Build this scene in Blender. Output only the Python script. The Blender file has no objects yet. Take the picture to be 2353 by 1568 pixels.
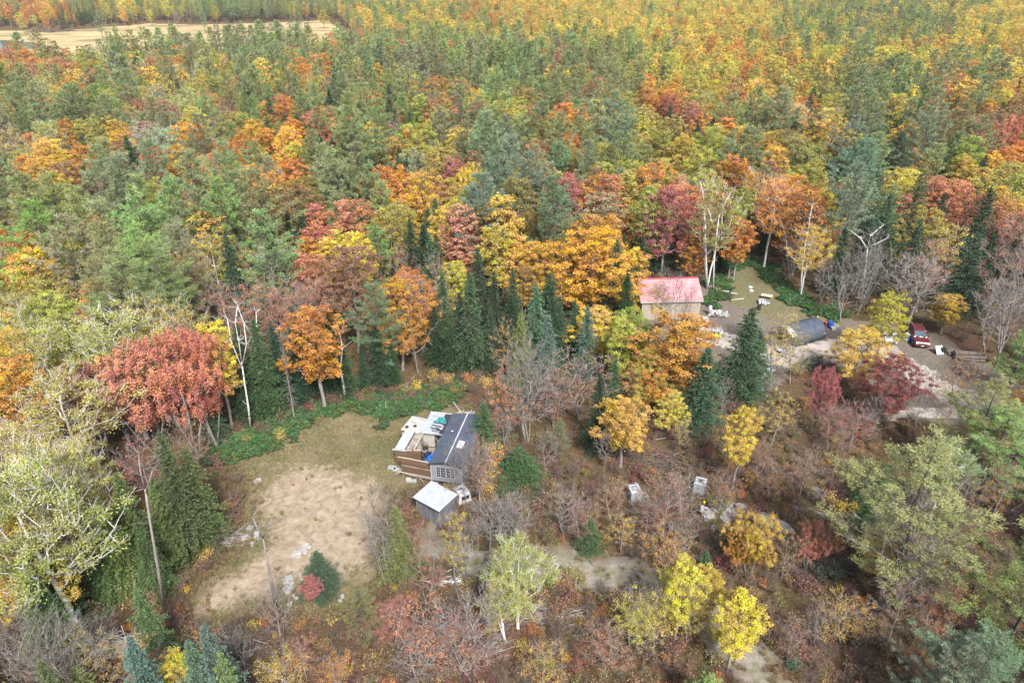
import bpy, math, random
import numpy as np
from mathutils import Vector, noise as mnoise

# ------------------------------------------------------------------ camera, sky, sun, exposure
CAM_H, PITCH, FPX = 42.0, math.radians(28.0), 718.0      # metres, down-tilt, focal length in px of a 1024 px wide frame
scene = bpy.context.scene
COL = scene.collection
cam = bpy.data.cameras.new("camera")
cam.sensor_width = 36.0
cam.lens = FPX / 1024.0 * 36.0
cam.clip_start, cam.clip_end = 0.5, 6000.0
camo = bpy.data.objects.new("camera", cam)
camo.location = (0, 0, CAM_H)
camo.rotation_euler = (math.radians(90) - PITCH, 0, 0)
COL.objects.link(camo)
scene.camera = camo

SUN_EL, SUN_AZ = math.radians(47), math.radians(164)     # azimuth clockwise from +Y
world = bpy.data.worlds.new("World")
scene.world = world
world.use_nodes = True
wn = world.node_tree
sky = wn.nodes.new("ShaderNodeTexSky")
sky.sky_type = 'NISHITA'
sky.sun_disc = False
sky.sun_elevation = SUN_EL
sky.sun_rotation = SUN_AZ
sky.air_density, sky.dust_density, sky.ozone_density = 1.0, 3.0, 0.6
wn.links.new(sky.outputs[0], wn.nodes["Background"].inputs[0])
wn.nodes["Background"].inputs[1].default_value = 0.095
sun = bpy.data.lights.new("sun", 'SUN')
sun.energy = 2.9
sun.angle = math.radians(10)
sun.color = (1.0, 0.965, 0.91)
suno = bpy.data.objects.new("sun", sun)
sd = Vector((math.sin(SUN_AZ) * math.cos(SUN_EL), math.cos(SUN_AZ) * math.cos(SUN_EL), math.sin(SUN_EL)))
suno.rotation_euler = sd.to_track_quat('Z', 'Y').to_euler()
suno.location = (0, 0, 120)
COL.objects.link(suno)
vs = scene.view_settings
vs.view_transform = 'Standard'
vs.look = 'None'
vs.gamma = 1.0
vs.use_curve_mapping = False
vs.exposure = 1.38
cy = scene.cycles
cy.max_bounces, cy.diffuse_bounces, cy.glossy_bounces = 5, 3, 2
cy.transmission_bounces, cy.transparent_max_bounces, cy.volume_bounces = 3, 6, 0
cy.caustics_reflective = cy.caustics_refractive = False
cy.use_denoising = True
cy.denoising_input_passes = 'RGB_ALBEDO_NORMAL'
cy.denoising_prefilter = 'ACCURATE'

rng = np.random.default_rng(7)
random.seed(7)

# ------------------------------------------------------------------ photo pixel <-> ground (pixels of a 2352 x 1568 view of the photo)
SC = 1024 / 2352.0
CP, SP = math.cos(PITCH), math.sin(PITCH)
def gd(x, y, z=0.0):
    a = (x * SC - 512) / FPX
    b = (341 - y * SC) / FPX
    dx, dy, dz = a, CP + b * SP, -SP + b * CP
    t = (z - CAM_H) / dz
    return dx * t, dy * t
def pix(x, y, z):
    z = z - CAM_H
    c = y * CP - z * SP
    u = y * SP + z * CP
    return (512 + FPX * x / c) / SC, (341 - FPX * u / c) / SC
def height_at(x, y, vy):          # height of the point above ground (x, y) that shows at image row vy
    b = (341 - vy * SC) / FPX
    return CAM_H + y * (-SP + b * CP) / (CP + b * SP)

# ------------------------------------------------------------------ mesh helpers
def mk_mesh(name, V, Q=None, T=None, mats=(), mi=None, attrs=None, smooth=False):
    me = bpy.data.meshes.new(name)
    V = np.asarray(V, np.float32)
    Q = np.zeros((0, 4), np.int32) if Q is None else np.asarray(Q, np.int32).reshape(-1, 4)
    T = np.zeros((0, 3), np.int32) if T is None else np.asarray(T, np.int32).reshape(-1, 3)
    me.vertices.add(len(V))
    me.vertices.foreach_set("co", V.ravel())
    nl = Q.size + T.size
    me.loops.add(nl)
    me.loops.foreach_set("vertex_index", np.concatenate([Q.ravel(), T.ravel()]))
    nf = len(Q) + len(T)
    me.polygons.add(nf)
    st = np.concatenate([np.arange(len(Q)) * 4, Q.size + np.arange(len(T)) * 3])
    me.polygons.foreach_set("loop_start", st.astype(np.int32))
    if mi is not None:
        me.polygons.foreach_set("material_index", np.asarray(mi, np.int32))
    me.polygons.foreach_set("use_smooth", np.full(nf, smooth))
    for k, (dom, arr) in (attrs or {}).items():
        a = me.attributes.new(k, 'FLOAT', dom)
        a.data.foreach_set("value", np.asarray(arr, np.float32))
    for m in mats:
        me.materials.append(m)
    me.update(calc_edges=True)
    return me

def link(name, data, parent=None, loc=(0, 0, 0), rz=0.0):
    o = bpy.data.objects.new(name, data)
    o.location = loc
    o.rotation_euler = (0, 0, rz)
    o.parent = parent
    COL.objects.link(o)
    return o
def tag(o, label=None, cat=None, group=None, kind=None):
    if label: o["label"] = label
    if cat: o["category"] = cat
    if group: o["group"] = group
    if kind: o["kind"] = kind
    return o
def thing(name, label, cat, loc=(0, 0, 0), rz=0.0, group=None):
    return tag(link(name, None, None, loc, rz), label, cat, group)

class MB:                               # collects simple solids into one mesh
    def __init__(s): s.V, s.Q, s.T = [], [], []; s.n = 0
    def add(s, V, Q=(), T=()):
        s.V.append(np.asarray(V, float))
        s.Q += [[i + s.n for i in q] for q in Q]
        s.T += [[i + s.n for i in t] for t in T]
        s.n += len(V)
        return s
    def box(s, c, d, rz=0.0, rx=0.0, ry=0.0):
        x, y, z = d[0] / 2, d[1] / 2, d[2] / 2
        V = np.array([[-x,-y,-z],[x,-y,-z],[x,y,-z],[-x,y,-z],[-x,-y,z],[x,-y,z],[x,y,z],[-x,y,z]])
        for ang, (i, j) in ((rx, (1, 2)), (ry, (2, 0)), (rz, (0, 1))):
            if ang:
                ca, sa = math.cos(ang), math.sin(ang)
                a, b = V[:, i].copy(), V[:, j].copy()
                V[:, i], V[:, j] = a * ca - b * sa, a * sa + b * ca
        return s.add(V + np.array(c), [[0,3,2,1],[4,5,6,7],[0,1,5,4],[1,2,6,5],[2,3,7,6],[3,0,4,7]])
    def hexa(s, P):                      # 8 corners: bottom ring then top ring
        return s.add(P, [[0,3,2,1],[4,5,6,7],[0,1,5,4],[1,2,6,5],[2,3,7,6],[3,0,4,7]])
    def slab(s, P, t):                   # quad P (ccw from above) given thickness t downward
        P = np.asarray(P, float)
        return s.hexa(np.vstack([P - [0, 0, t], P]))
    def tube(s, pts, rad, k=8):
        pts = np.asarray(pts, float); n = len(pts)
        rad = np.full(n, rad) if np.isscalar(rad) else np.asarray(rad, float)
        d = np.gradient(pts, axis=0); d /= np.linalg.norm(d, axis=1)[:, None] + 1e-9
        ref = np.where(np.abs(d[:, 2:3]) < .9, [[0, 0, 1.]], [[1., 0, 0]])
        u = np.cross(d, ref); u /= np.linalg.norm(u, axis=1)[:, None]
        v = np.cross(d, u)
        a = np.arange(k) * 2 * math.pi / k
        R = pts[:, None] + rad[:, None, None] * (np.cos(a)[None, :, None] * u[:, None] + np.sin(a)[None, :, None] * v[:, None])
        Q = [[i*k+j, i*k+(j+1) % k, (i+1)*k+(j+1) % k, (i+1)*k+j] for i in range(n-1) for j in range(k)]
        V = np.vstack([R.reshape(-1, 3), pts[:1], pts[-1:]])
        T = [[n*k, (j+1) % k, j] for j in range(k)] + [[n*k+1, (n-1)*k+j, (n-1)*k+(j+1) % k] for j in range(k)]
        return s.add(V, Q, T)
    def lathe(s, prof, c=(0, 0, 0), k=14):   # profile of (r, z)
        a = np.arange(k) * 2 * math.pi / k
        V = np.vstack([np.c_[r*np.cos(a), r*np.sin(a), np.full(k, z)] for r, z in prof])
        n = len(prof)
        Q = [[i*k+j, i*k+(j+1) % k, (i+1)*k+(j+1) % k, (i+1)*k+j] for i in range(n-1) for j in range(k)]
        V = np.vstack([V, [[0, 0, prof[0][1]]], [[0, 0, prof[-1][1]]]])
        T = [[n*k, (j+1) % k, j] for j in range(k)] + [[n*k+1, (n-1)*k+j, (n-1)*k+(j+1) % k] for j in range(k)]
        return s.add(V + np.array(c), Q, T)
    def build(s, name, mat, parent=None, smooth=False, loc=(0, 0, 0), rz=0.0, bevel=0.0):
        me = mk_mesh(name, np.vstack(s.V), s.Q, s.T, [mat], smooth=smooth)
        o = link(name, me, parent, loc, rz)
        if bevel:
            b = o.modifiers.new("bevel", 'BEVEL'); b.width = bevel; b.segments = 2
        return o

def rock_mesh(name, mat, dims, seed, sub=3):
    import bmesh
    bm = bmesh.new()
    bmesh.ops.create_icosphere(bm, subdivisions=sub, radius=1.0)
    off = Vector((seed * 3.7, seed * 1.3, 5.1))
    for v in bm.verts:
        n = mnoise.fractal(v.co * 1.1 + off, 1.0, 2.0, 4)
        c = v.co * (1 + .45 * n)
        c = Vector((max(-.72, min(.72, c.x)), max(-.75, min(.75, c.y)), max(-.6, min(.62, c.z))))
        v.co = Vector((c.x * dims[0] / 1.4, c.y * dims[1] / 1.4, c.z * dims[2] / 1.2))
    me = bpy.data.meshes.new(name)
    bm.to_mesh(me); bm.free()
    me.materials.append(mat)
    return me

# ------------------------------------------------------------------ materials
def new_mat(name):
    m = bpy.data.materials.new(name)
    m.use_nodes = True
    nt = m.node_tree
    return m, nt, nt.nodes["Principled BSDF"], nt.nodes["Material Output"]
def N(nt, typ, **kw):
    n = nt.nodes.new(typ)
    for k, v in kw.items(): setattr(n, k, v)
    return n
def noise_ramp(nt, scale, stops, detail=4, rough=.6, coord='Object', vec=None, dist=0.0):
    if vec is None:
        tc = N(nt, "ShaderNodeTexCoord"); vec = tc.outputs[coord]
    nz = N(nt, "ShaderNodeTexNoise")
    nz.inputs["Scale"].default_value = scale; nz.inputs["Detail"].default_value = detail
    nz.inputs["Roughness"].default_value = rough; nz.inputs["Distortion"].default_value = dist
    nt.links.new(vec, nz.inputs["Vector"])
    r = N(nt, "ShaderNodeValToRGB")
    while len(r.color_ramp.elements) < len(stops): r.color_ramp.elements.new(.5)
    for e, (p, c) in zip(r.color_ramp.elements, stops):
        e.position = p; e.color = (*c, 1)
    nt.links.new(nz.outputs[0], r.inputs[0])
    return r, nz
def mixc(nt, a, b, fac, mode='MIX'):
    m = N(nt, "ShaderNodeMix", data_type='RGBA', blend_type=mode)
    for s, v in ((m.inputs[6], a), (m.inputs[7], b)):
        if hasattr(v, "is_linked"): nt.links.new(v, s)
        else: s.default_value = (*v, 1)
    if hasattr(fac, "is_linked"): nt.links.new(fac, m.inputs[0])
    else: m.inputs[0].default_value = fac
    return m.outputs[2]
def bump(nt, bsdf, h, strength=.4, dist=.05):
    b = N(nt, "ShaderNodeBump"); b.inputs["Strength"].default_value = strength; b.inputs["Distance"].default_value = dist
    nt.links.new(h, b.inputs["Height"]); nt.links.new(b.outputs[0], bsdf.inputs["Normal"])
def simple(name, col, rough=.7, var=.25, scale=4.0, metal=0.0, stain=None, spec=.3):
    m, nt, b, _ = new_mat(name)
    lo = tuple(c * (1 - var) for c in col); hi = tuple(min(1, c * (1 + var)) for c in col)
    r, nz = noise_ramp(nt, scale, [(.3, lo), (.7, hi)])
    out = r.outputs[0]
    if stain:
        r2, _ = noise_ramp(nt, scale * .35, [(.52, (0, 0, 0)), (.66, (1, 1, 1))], detail=6, rough=.7)
        out = mixc(nt, out, stain, r2.outputs[0])
    nt.links.new(out, b.inputs["Base Color"])
    b.inputs["Roughness"].default_value = rough; b.inputs["Metallic"].default_value = metal
    b.inputs["Specular IOR Level"].default_value = spec
    bump(nt, b, nz.outputs[0], .25, .02)
    return m
def stripes(name, col, dark, period, axis='Y', rough=.7, depth=.03, var=.2, scale=3.0):   # boards / lap siding / ribbed sheet: fine relief
    m, nt, b, _ = new_mat(name)
    tc = N(nt, "ShaderNodeTexCoord"); sx = N(nt, "ShaderNodeSeparateXYZ")
    nt.links.new(tc.outputs["Object"], sx.inputs[0])
    mu = N(nt, "ShaderNodeMath", operation='MULTIPLY'); mu.inputs[1].default_value = 1 / period
    nt.links.new(sx.outputs[axis], mu.inputs[0])
    fr = N(nt, "ShaderNodeMath", operation='FRACT'); nt.links.new(mu.outputs[0], fr.inputs[0])
    rp = N(nt, "ShaderNodeValToRGB")
    rp.color_ramp.elements[0].position, rp.color_ramp.elements[1].position = .06, .16
    nt.links.new(fr.outputs[0], rp.inputs[0])
    r, nz = noise_ramp(nt, scale, [(.3, tuple(c * (1 - var) for c in col)), (.7, tuple(min(1, c * (1 + var)) for c in col))], detail=6)
    nt.links.new(mixc(nt, dark, r.outputs[0], rp.outputs[0]), b.inputs["Base Color"])
    b.inputs["Roughness"].default_value = rough
    bump(nt, b, rp.outputs[0], .5, depth)
    return m

def leaf_mat(name, instanced, trans=.25):
    m, nt, b, out = new_mat(name)
    nt.nodes.remove(b)
    if instanced:
        a = N(nt, "ShaderNodeAttribute", attribute_type='INSTANCER', attribute_name="tint"); base = a.outputs["Color"]
    else:
        a = N(nt, "ShaderNodeObjectInfo"); base = a.outputs["Color"]
    tn = N(nt, "ShaderNodeAttribute", attribute_type='GEOMETRY', attribute_name="tone")
    tc = N(nt, "ShaderNodeTexCoord")
    oi = N(nt, "ShaderNodeObjectInfo")
    nz = N(nt, "ShaderNodeTexNoise", noise_dimensions='4D')
    nz.inputs["Scale"].default_value = .55; nz.inputs["Detail"].default_value = 3
    nt.links.new(tc.outputs["Object"], nz.inputs["Vector"])
    wv = N(nt, "ShaderNodeMath", operation='MULTIPLY'); wv.inputs[1].default_value = 40
    nt.links.new(oi.outputs["Random"], wv.inputs[0]); nt.links.new(wv.outputs[0], nz.inputs["W"])
    def lin(src, k, o):
        q = N(nt, "ShaderNodeMath", operation='MULTIPLY_ADD'); q.inputs[1].default_value = k; q.inputs[2].default_value = o
        nt.links.new(src, q.inputs[0]); return q.outputs[0]
    hs = N(nt, "ShaderNodeHueSaturation")
    # hue drifts through the crown; single leaves differ in value
    ad = N(nt, "ShaderNodeMath", operation='ADD')
    nt.links.new(lin(nz.outputs[0], .115, .4425), ad.inputs[0]); nt.links.new(lin(tn.outputs["Fac"], .024, -.012), ad.inputs[1])
    nt.links.new(ad.outputs[0], hs.inputs["Hue"])
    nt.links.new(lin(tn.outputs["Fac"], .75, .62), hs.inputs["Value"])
    nt.links.new(lin(nz.outputs[0], .5, .73), hs.inputs["Saturation"])
    nt.links.new(base, hs.inputs["Color"])
    df = N(nt, "ShaderNodeBsdfDiffuse"); tr = N(nt, "ShaderNodeBsdfTranslucent"); mx = N(nt, "ShaderNodeMixShader")
    nt.links.new(hs.outputs[0], df.inputs[0]); nt.links.new(hs.outputs[0], tr.inputs[0])
    mx.inputs[0].default_value = trans
    nt.links.new(df.outputs[0], mx.inputs[1]); nt.links.new(tr.outputs[0], mx.inputs[2])
    nt.links.new(mx.outputs[0], out.inputs[0])
    return m
LEAF, LEAFI = leaf_mat("leaf", False), leaf_mat("leaf_mass", True)
NEED, NEEDI = leaf_mat("needle", False, .12), leaf_mat("needle_mass", True, .12)
def bark(name, lo, hi, scale, flecks=None):
    m, nt, b, _ = new_mat(name)
    tc = N(nt, "ShaderNodeTexCoord"); mp = N(nt, "ShaderNodeMapping")
    mp.inputs["Scale"].default_value = (1, 1, .35) if flecks is None else (1, 1, 2.2)
    nt.links.new(tc.outputs["Object"], mp.inputs[0])
    r, nz = noise_ramp(nt, scale, [(.3, lo), (.7, hi)], detail=5, vec=mp.outputs[0])
    out = r.outputs[0]
    if flecks:
        r2, _ = noise_ramp(nt, scale * .8, [(.57, (0, 0, 0)), (.64, (1, 1, 1))], vec=mp.outputs[0])
        out = mixc(nt, out, flecks, r2.outputs[0])
    nt.links.new(out, b.inputs["Base Color"]); b.inputs["Roughness"].default_value = .9
    b.inputs["Specular IOR Level"].default_value = .1
    bump(nt, b, nz.outputs[0], .5, .03)
    return m
BARK = bark("bark_dark", (.07, .055, .045), (.17, .145, .125), 6)
BARKG = bark("bark_grey", (.135, .12, .11), (.31, .285, .265), 5)
BARKW = bark("bark_white", (.42, .41, .40), (.66, .65, .63), 3, flecks=(.08, .07, .065))
BARKP = bark("bark_pine", (.06, .05, .045), (.15, .125, .11), 5)

# ------------------------------------------------------------------ trees: numpy generators
def frusta(p0, p1, r0, r1, k):
    d = p1 - p0; L = np.linalg.norm(d, axis=1)[:, None] + 1e-9; d = d / L
    ref = np.where(np.abs(d[:, 2:3]) < .8, [[0, 0, 1.]], [[1., 0, 0]])
    u = np.cross(d, ref); u /= np.linalg.norm(u, axis=1)[:, None]; v = np.cross(d, u)
    a = np.arange(k) * 2 * math.pi / k
    ring = np.cos(a)[None, :, None] * u[:, None] + np.sin(a)[None, :, None] * v[:, None]
    A = p0[:, None] + r0[:, None, None] * ring; B = p1[:, None] + r1[:, None, None] * ring
    E = len(p0); V = np.concatenate([A, B], 1).reshape(-1, 3)
    j = np.arange(k); j2 = (j + 1) % k
    q = np.stack([j, j2, j2 + k, j + k], 1)
    Q = (np.arange(E)[:, None, None] * 2 * k + q[None]).reshape(-1, 4)
    return V, Q
def unit(n, r):
    v = r.normal(size=(n, 3)); return v / np.linalg.norm(v, axis=1)[:, None]
def cards(c, ax, length, width, r):      # diamond leaf cards: centre, long axis, sizes
    n = len(c)
    ax = ax / (np.linalg.norm(ax, axis=1)[:, None] + 1e-9)
    w = np.cross(ax, unit(n, r)); w /= np.linalg.norm(w, axis=1)[:, None] + 1e-9
    L = (length * r.uniform(.65, 1.35, n))[:, None] * .5; W = (width * r.uniform(.65, 1.35, n))[:, None] * .5
    V = np.stack([c - ax * L, c + w * W, c + ax * L, c - w * W], 1).reshape(-1, 3)
    return V, np.arange(4 * n).reshape(-1, 4)
def merge(parts):
    V, Q, n = [], [], 0
    for v, q in parts:
        V.append(v); Q.append(q + n); n += len(v)
    return np.vstack(V), np.vstack(Q)

def skeleton(r, H, targets, trunk_top, zmin, rt, wob=.25, up=.35, stems=1):
    """trunk polylines and limbs grown greedily to the target points; radii by the number of tips fed"""
    P, par = [np.zeros(3)], [-1]
    for s in range(stems):
        a0 = r.uniform(0, 6.28); lean = (0 if stems == 1 else r.uniform(.08, .2)) * H
        last = 0; off = np.zeros(2)
        m = 10
        for i in range(1, m + 1):
            t = i / m
            off = off + r.normal(0, wob / m * 1.4, 2)
            P.append(np.array([off[0] + lean * t * math.cos(a0), off[1] + lean * t * math.sin(a0), trunk_top * t]))
            par.append(last); last = len(P) - 1
    ntr = len(P)
    order = np.argsort(np.hypot(targets[:, 0], targets[:, 1]) + .15 * targets[:, 2])
    tips = []
    for ti in order:
        c = targets[ti]
        A = np.array(P); d = c - A
        hor = np.hypot(d[:, 0], d[:, 1]); dist = np.linalg.norm(d, axis=1)
        cost = dist + 2.5 * np.maximum(0, up * hor - d[:, 2]) + 50 * (A[:, 2] < zmin)
        b = int(np.argmin(cost)); p = A[b]; last = b
        nseg = 2 if dist[b] < 1.2 else 3
        for k in range(1, nseg + 1):
            t = k / nseg
            q = p + (c - p) * t
            if k < nseg:
                q = q + r.normal(0, .07 * dist[b], 3) + np.array([0, 0, -.05 * dist[b]])
            P.append(q); par.append(last); last = len(P) - 1
        tips.append(last)
    P = np.array(P); par = np.array(par)
    cnt = np.zeros(len(P)); cnt[tips] = 1
    cnt[ntr - 1] += .5
    for i in range(len(P) - 1, 0, -1): cnt[par[i]] += cnt[i]
    rad = np.maximum(.012, rt * np.sqrt(np.maximum(cnt, .4) / max(cnt[0], 1)))
    rad[0] = rt * 1.25
    return P, par, rad, np.array(tips), ntr

def skel_mesh(P, par, rad, ntr, minr=0.0):
    e = np.arange(1, len(P)); keep = rad[e] >= minr
    big = keep & (e < ntr)
    out = []
    if big.any(): out.append(frusta(P[par[e[big]]], P[e[big]], np.minimum(rad[par[e[big]]], rad[e[big]] * 1.3), rad[e[big]], 7))
    sm = keep & (e >= ntr)
    if sm.any(): out.append(frusta(P[par[e[sm]]], P[e[sm]], np.minimum(rad[par[e[sm]]], rad[e[sm]] * 1.5), rad[e[sm]], 4))
    return out

def crown_points(r, H, W, cb, shape, n):
    k1, k2, f1, f2 = r.integers(2, 4), r.integers(4, 7), r.uniform(0, 6.28), r.uniform(0, 6.28)
    pts, tries = [], 0
    dmin = .72 * (W * W * H * (1 - cb) * .5 / n) ** (1 / 3)
    while len(pts) < n and tries < n * 60:
        tries += 1
        t = r.uniform(0, 1); th = r.uniform(0, 6.28)
        if shape == 'oval': R = math.sin(math.pi * min(1, .10 + .84 * t)) ** .62
        elif shape == 'vase': R = (.22 + .9 * t ** .8) * (1 if t < .72 else max(.12, 1 - (t - .72) * 2.6))
        elif shape == 'tall': R = math.sin(math.pi * (.16 + .74 * t)) ** .8 * .92
        else: R = (1 - .7 * t)
        A = 1 + .30 * math.sin(k1 * th + f1 + 3.5 * t) + .22 * math.sin(k2 * th + f2 - 7 * t)
        rr = math.sqrt(r.uniform(.05, 1)) * R * A * W / 2
        c = np.array([rr * math.cos(th), rr * math.sin(th), H * (cb + (1 - cb) * (.03 + .94 * t))])
        if all(np.sum((c - q) ** 2) > dmin * dmin for q in pts): pts.append(c)
        elif tries % 40 == 0: dmin *= .93
    return np.array(pts)

def decid(seed, H=12, W=6.5, cb=.35, shape='oval', ncl=110, nleaf=85, ls=.22, rt=.17, crad=.62, stems=1, twigs=0, minr=.0, leaf_frac=1.0):
    r = np.random.default_rng(seed)
    tg = crown_points(r, H, W, cb, shape, ncl)
    P, par, rad, tips, ntr = skeleton(r, H, tg, H * (.82 if shape != 'vase' else .55), H * cb * .8, rt, stems=stems,
                                      up=.35 if shape == 'oval' else .8)
    wood = skel_mesh(P, par, rad, ntr, minr)
    if twigs:
        tp = np.repeat(P[tips], twigs, 0)
        d = unit(len(tp), r); d[:, 2] = np.abs(d[:, 2]) * .8 + .15
        outw = np.repeat(P[tips] - np.array([0, 0, H * .5]), twigs, 0)
        outw /= np.linalg.norm(outw, axis=1)[:, None] + 1e-9
        d = d * .7 + outw * .7
        q = tp + d * (r.uniform(.35, 1.15, len(tp)) * crad * 1.5)[:, None]
        wood.append(frusta(tp, q, np.full(len(tp), .016), np.full(len(tp), .006), 3))
        # second order twigs
        m = r.uniform(.3, .8, len(tp))[:, None]
        s0 = tp + (q - tp) * m
        d2 = unit(len(tp), r) * .6 + d
        wood.append(frusta(s0, s0 + d2 * (crad * .6), np.full(len(tp), .010), np.full(len(tp), .005), 3))
    wood = merge(wood)
    leafm = None
    if nleaf:
        cl = P[tips]
        if leaf_frac < 1: cl = cl[r.random(len(cl)) < leaf_frac]
        n = len(cl) * nleaf
        cr = np.repeat(crad * r.uniform(.65, 1.35, len(cl)), nleaf)
        d = unit(n, r)
        d[:, 2] = np.where((d[:, 2] < -.15) & (r.random(n) < .6), -d[:, 2], d[:, 2])
        sc = np.array([1, 1, .72]) if shape != 'vase' else np.array([.62, .62, 1.35])
        c = np.repeat(cl, nleaf, 0) + d * sc * (cr * r.random(n) ** .52 * np.where(r.random(n) < .18, 1.6, 1.0))[:, None]
        V, Q = cards(c, unit(n, r) * [1, 1, .55], ls, ls * .72, r)
        ct = np.repeat(r.normal(.5, .19, len(cl)), nleaf)
        leafm = (V, Q, np.clip(ct + r.normal(0, .16, n), 0, 1))
    return wood, leafm

def fir(seed, H=12, W=4.2, whorl=.30, nb=8, ls=.26, per=1.0, dead=False, droop=.32):
    r = np.random.default_rng(seed)
    e0 = np.array([[0, 0, H * i / 8] for i in range(9)]); e0[:, :2] += r.normal(0, .02, (9, 2))
    rr = .13 * (1 - np.linspace(0, .93, 9))
    wood = [frusta(e0[:-1], e0[1:], rr[:-1], rr[1:], 6)]
    b0, b1, C, A, tone = [], [], [], [], []
    z = H * (.06 if not dead else .2)
    while z < H * .985:
        t = z / H
        L0 = W / 2 * min(1, (1 - t) ** .8 * 1.12 + .03) * (.8 if t < .1 else 1)
        k = max(3, int(nb * (1 - .35 * t)))
        a0 = r.uniform(0, 6.28)
        for j in range(k):
            if r.random() < .13: continue
            a = a0 + 6.283 * j / k + r.normal(0, .24)
            L = L0 * r.uniform(.5, 1.36) * (1 + .20 * math.sin(z * 2.3 + seed) * math.cos(a + z))
            o = np.array([math.cos(a), math.sin(a), 0])
            rise = .25 + .55 * t
            f = lambda s: np.array([0, 0, z]) + o * L * s + np.array([0, 0, L * (rise * s * .45 - droop * 1.5 * s * s * (1 - t * .6))])
            b0.append(f(0)); b1.append(f(.8))
            if dead:
                for s in (.3, .5, .7, .9):
                    p = f(s); b0.append(p); b1.append(p + np.array([r.normal(0, .12), r.normal(0, .12), -r.uniform(.1, .35)]))
                continue
            m = max(4, int(L * 15 * per))
            s = r.uniform(.1, 1.04, m)
            side = np.array([-o[1], o[0], 0])
            sw = r.uniform(-1, 1, m) * .36 * L * np.minimum(1, 1.25 * (1.05 - s) + .12)
            c = np.array([f(x) for x in s]) + side * sw[:, None] + np.array([0, 0, 1]) * (r.normal(0, .05, m) - .10 * np.abs(sw))[:, None]
            C.append(c); A.append(o * .8 + side * np.sign(sw)[:, None] * .75 + r.normal(0, .22, (m, 3)))
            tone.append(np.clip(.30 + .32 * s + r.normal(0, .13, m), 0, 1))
        z += whorl * r.uniform(.8, 1.2) * (1 if t < .7 else .75)
    b0, b1 = np.array(b0), np.array(b1)
    wood.append(frusta(b0, b1, np.full(len(b0), .02), np.full(len(b0), .008), 3))
    wood = merge(wood)
    if dead: return wood, None
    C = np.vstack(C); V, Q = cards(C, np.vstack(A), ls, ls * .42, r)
    return wood, (V, Q, np.concatenate(tone))

def pine(seed, H=16, W=7.5, cb=.3, dz=.85, nt=9, nn=13, nl=.42, nw=.075, bushy=1.0):
    r = np.random.default_rng(seed)
    e0 = np.array([[0, 0, H * .985 * i / 10] for i in range(11)]); e0[:, :2] += np.cumsum(r.normal(0, .05, (11, 2)), 0); e0[0, :2] = 0
    rr = .24 * (1 - np.linspace(0, .93, 11))
    wood = [frusta(e0[:-1], e0[1:], rr[:-1], rr[1:], 7)]
    f0, f1, fr = [], [], []
    C, A, T = [], [], []
    z = H * cb
    asym = r.uniform(0, 6.28)
    while z < H * .985:
        t = (z - H * cb) / (H * (1 - cb))
        prof = (.55 + .9 * t) if t < .35 else (.865 * (1 - ((t - .35) / .67) ** 1.02) + .05)
        k = r.integers(4, 7); a0 = r.uniform(0, 6.28)
        cx = np.array([np.interp(z, e0[:, 2], e0[:, 0]), np.interp(z, e0[:, 2], e0[:, 1]), z])
        for j in range(k):
            if r.random() < .10: continue
            a = a0 + 6.283 * j / k + r.normal(0, .2)
            L = W / 2 * prof * r.uniform(.5, 1.4) * (1 + .18 * math.cos(a - asym)) + .15
            o = np.array([math.cos(a), math.sin(a), 0]); side = np.array([-o[1], o[0], 0])
            el = .02 + .5 * t + r.normal(0, .08)
            tip = cx + o * L + np.array([0, 0, L * el + .10 * L])
            mid = cx + o * L * .5 + np.array([0, 0, L * .5 * el - .03 * L])
            f0 += [cx, mid]; f1 += [mid, tip]; fr += [.05 * (1 - t) + .015, .03 * (1 - t) + .012]
            m = max(3, int(nt * L / 2.6 * bushy))
            s = r.uniform(.32, 1.02, m)
            sw = r.uniform(-1, 1, m) * .30 * L * np.minimum(1, 1.5 * (1.1 - s))
            base = np.where(s[:, None] < .5, cx + (mid - cx) * (s[:, None] * 2), mid + (tip - mid) * (s[:, None] * 2 - 1))
            c = base + side * sw[:, None] + np.array([0, 0, 1]) * (np.abs(sw) * .15 + r.normal(0.05, .06, m))[:, None]
            q = r.random(m) < .5
            f0 += list(base[q]); f1 += list(c[q]); fr += [.010] * int(q.sum())
            C.append(c); A.append(np.repeat((o * .75)[None], m, 0) + side * np.sign(sw)[:, None] * .35 + np.array([0, 0, .5]))
            T.append(np.clip(r.normal(.45, .14, m), 0, 1))
        z += dz * r.uniform(.6, 1.3) * (1.1 - .45 * t)
    C, A, T = np.vstack(C), np.vstack(A), np.concatenate(T)
    wood.append(frusta(np.array(f0), np.array(f1), np.array(fr), np.array(fr) * .6, 3))
    n = len(C) * nn
    d = unit(n, r) * .8 + np.repeat(A, nn, 0)
    d /= np.linalg.norm(d, axis=1)[:, None]
    c = np.repeat(C, nn, 0) + d * nl * .45 + r.normal(0, .10, (n, 3))
    V, Q = cards(c, d, nl, nw, r)
    return merge(wood), (V, Q, np.clip(np.repeat(T, nn) + r.normal(0, .14, n), 0, 1))

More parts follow.
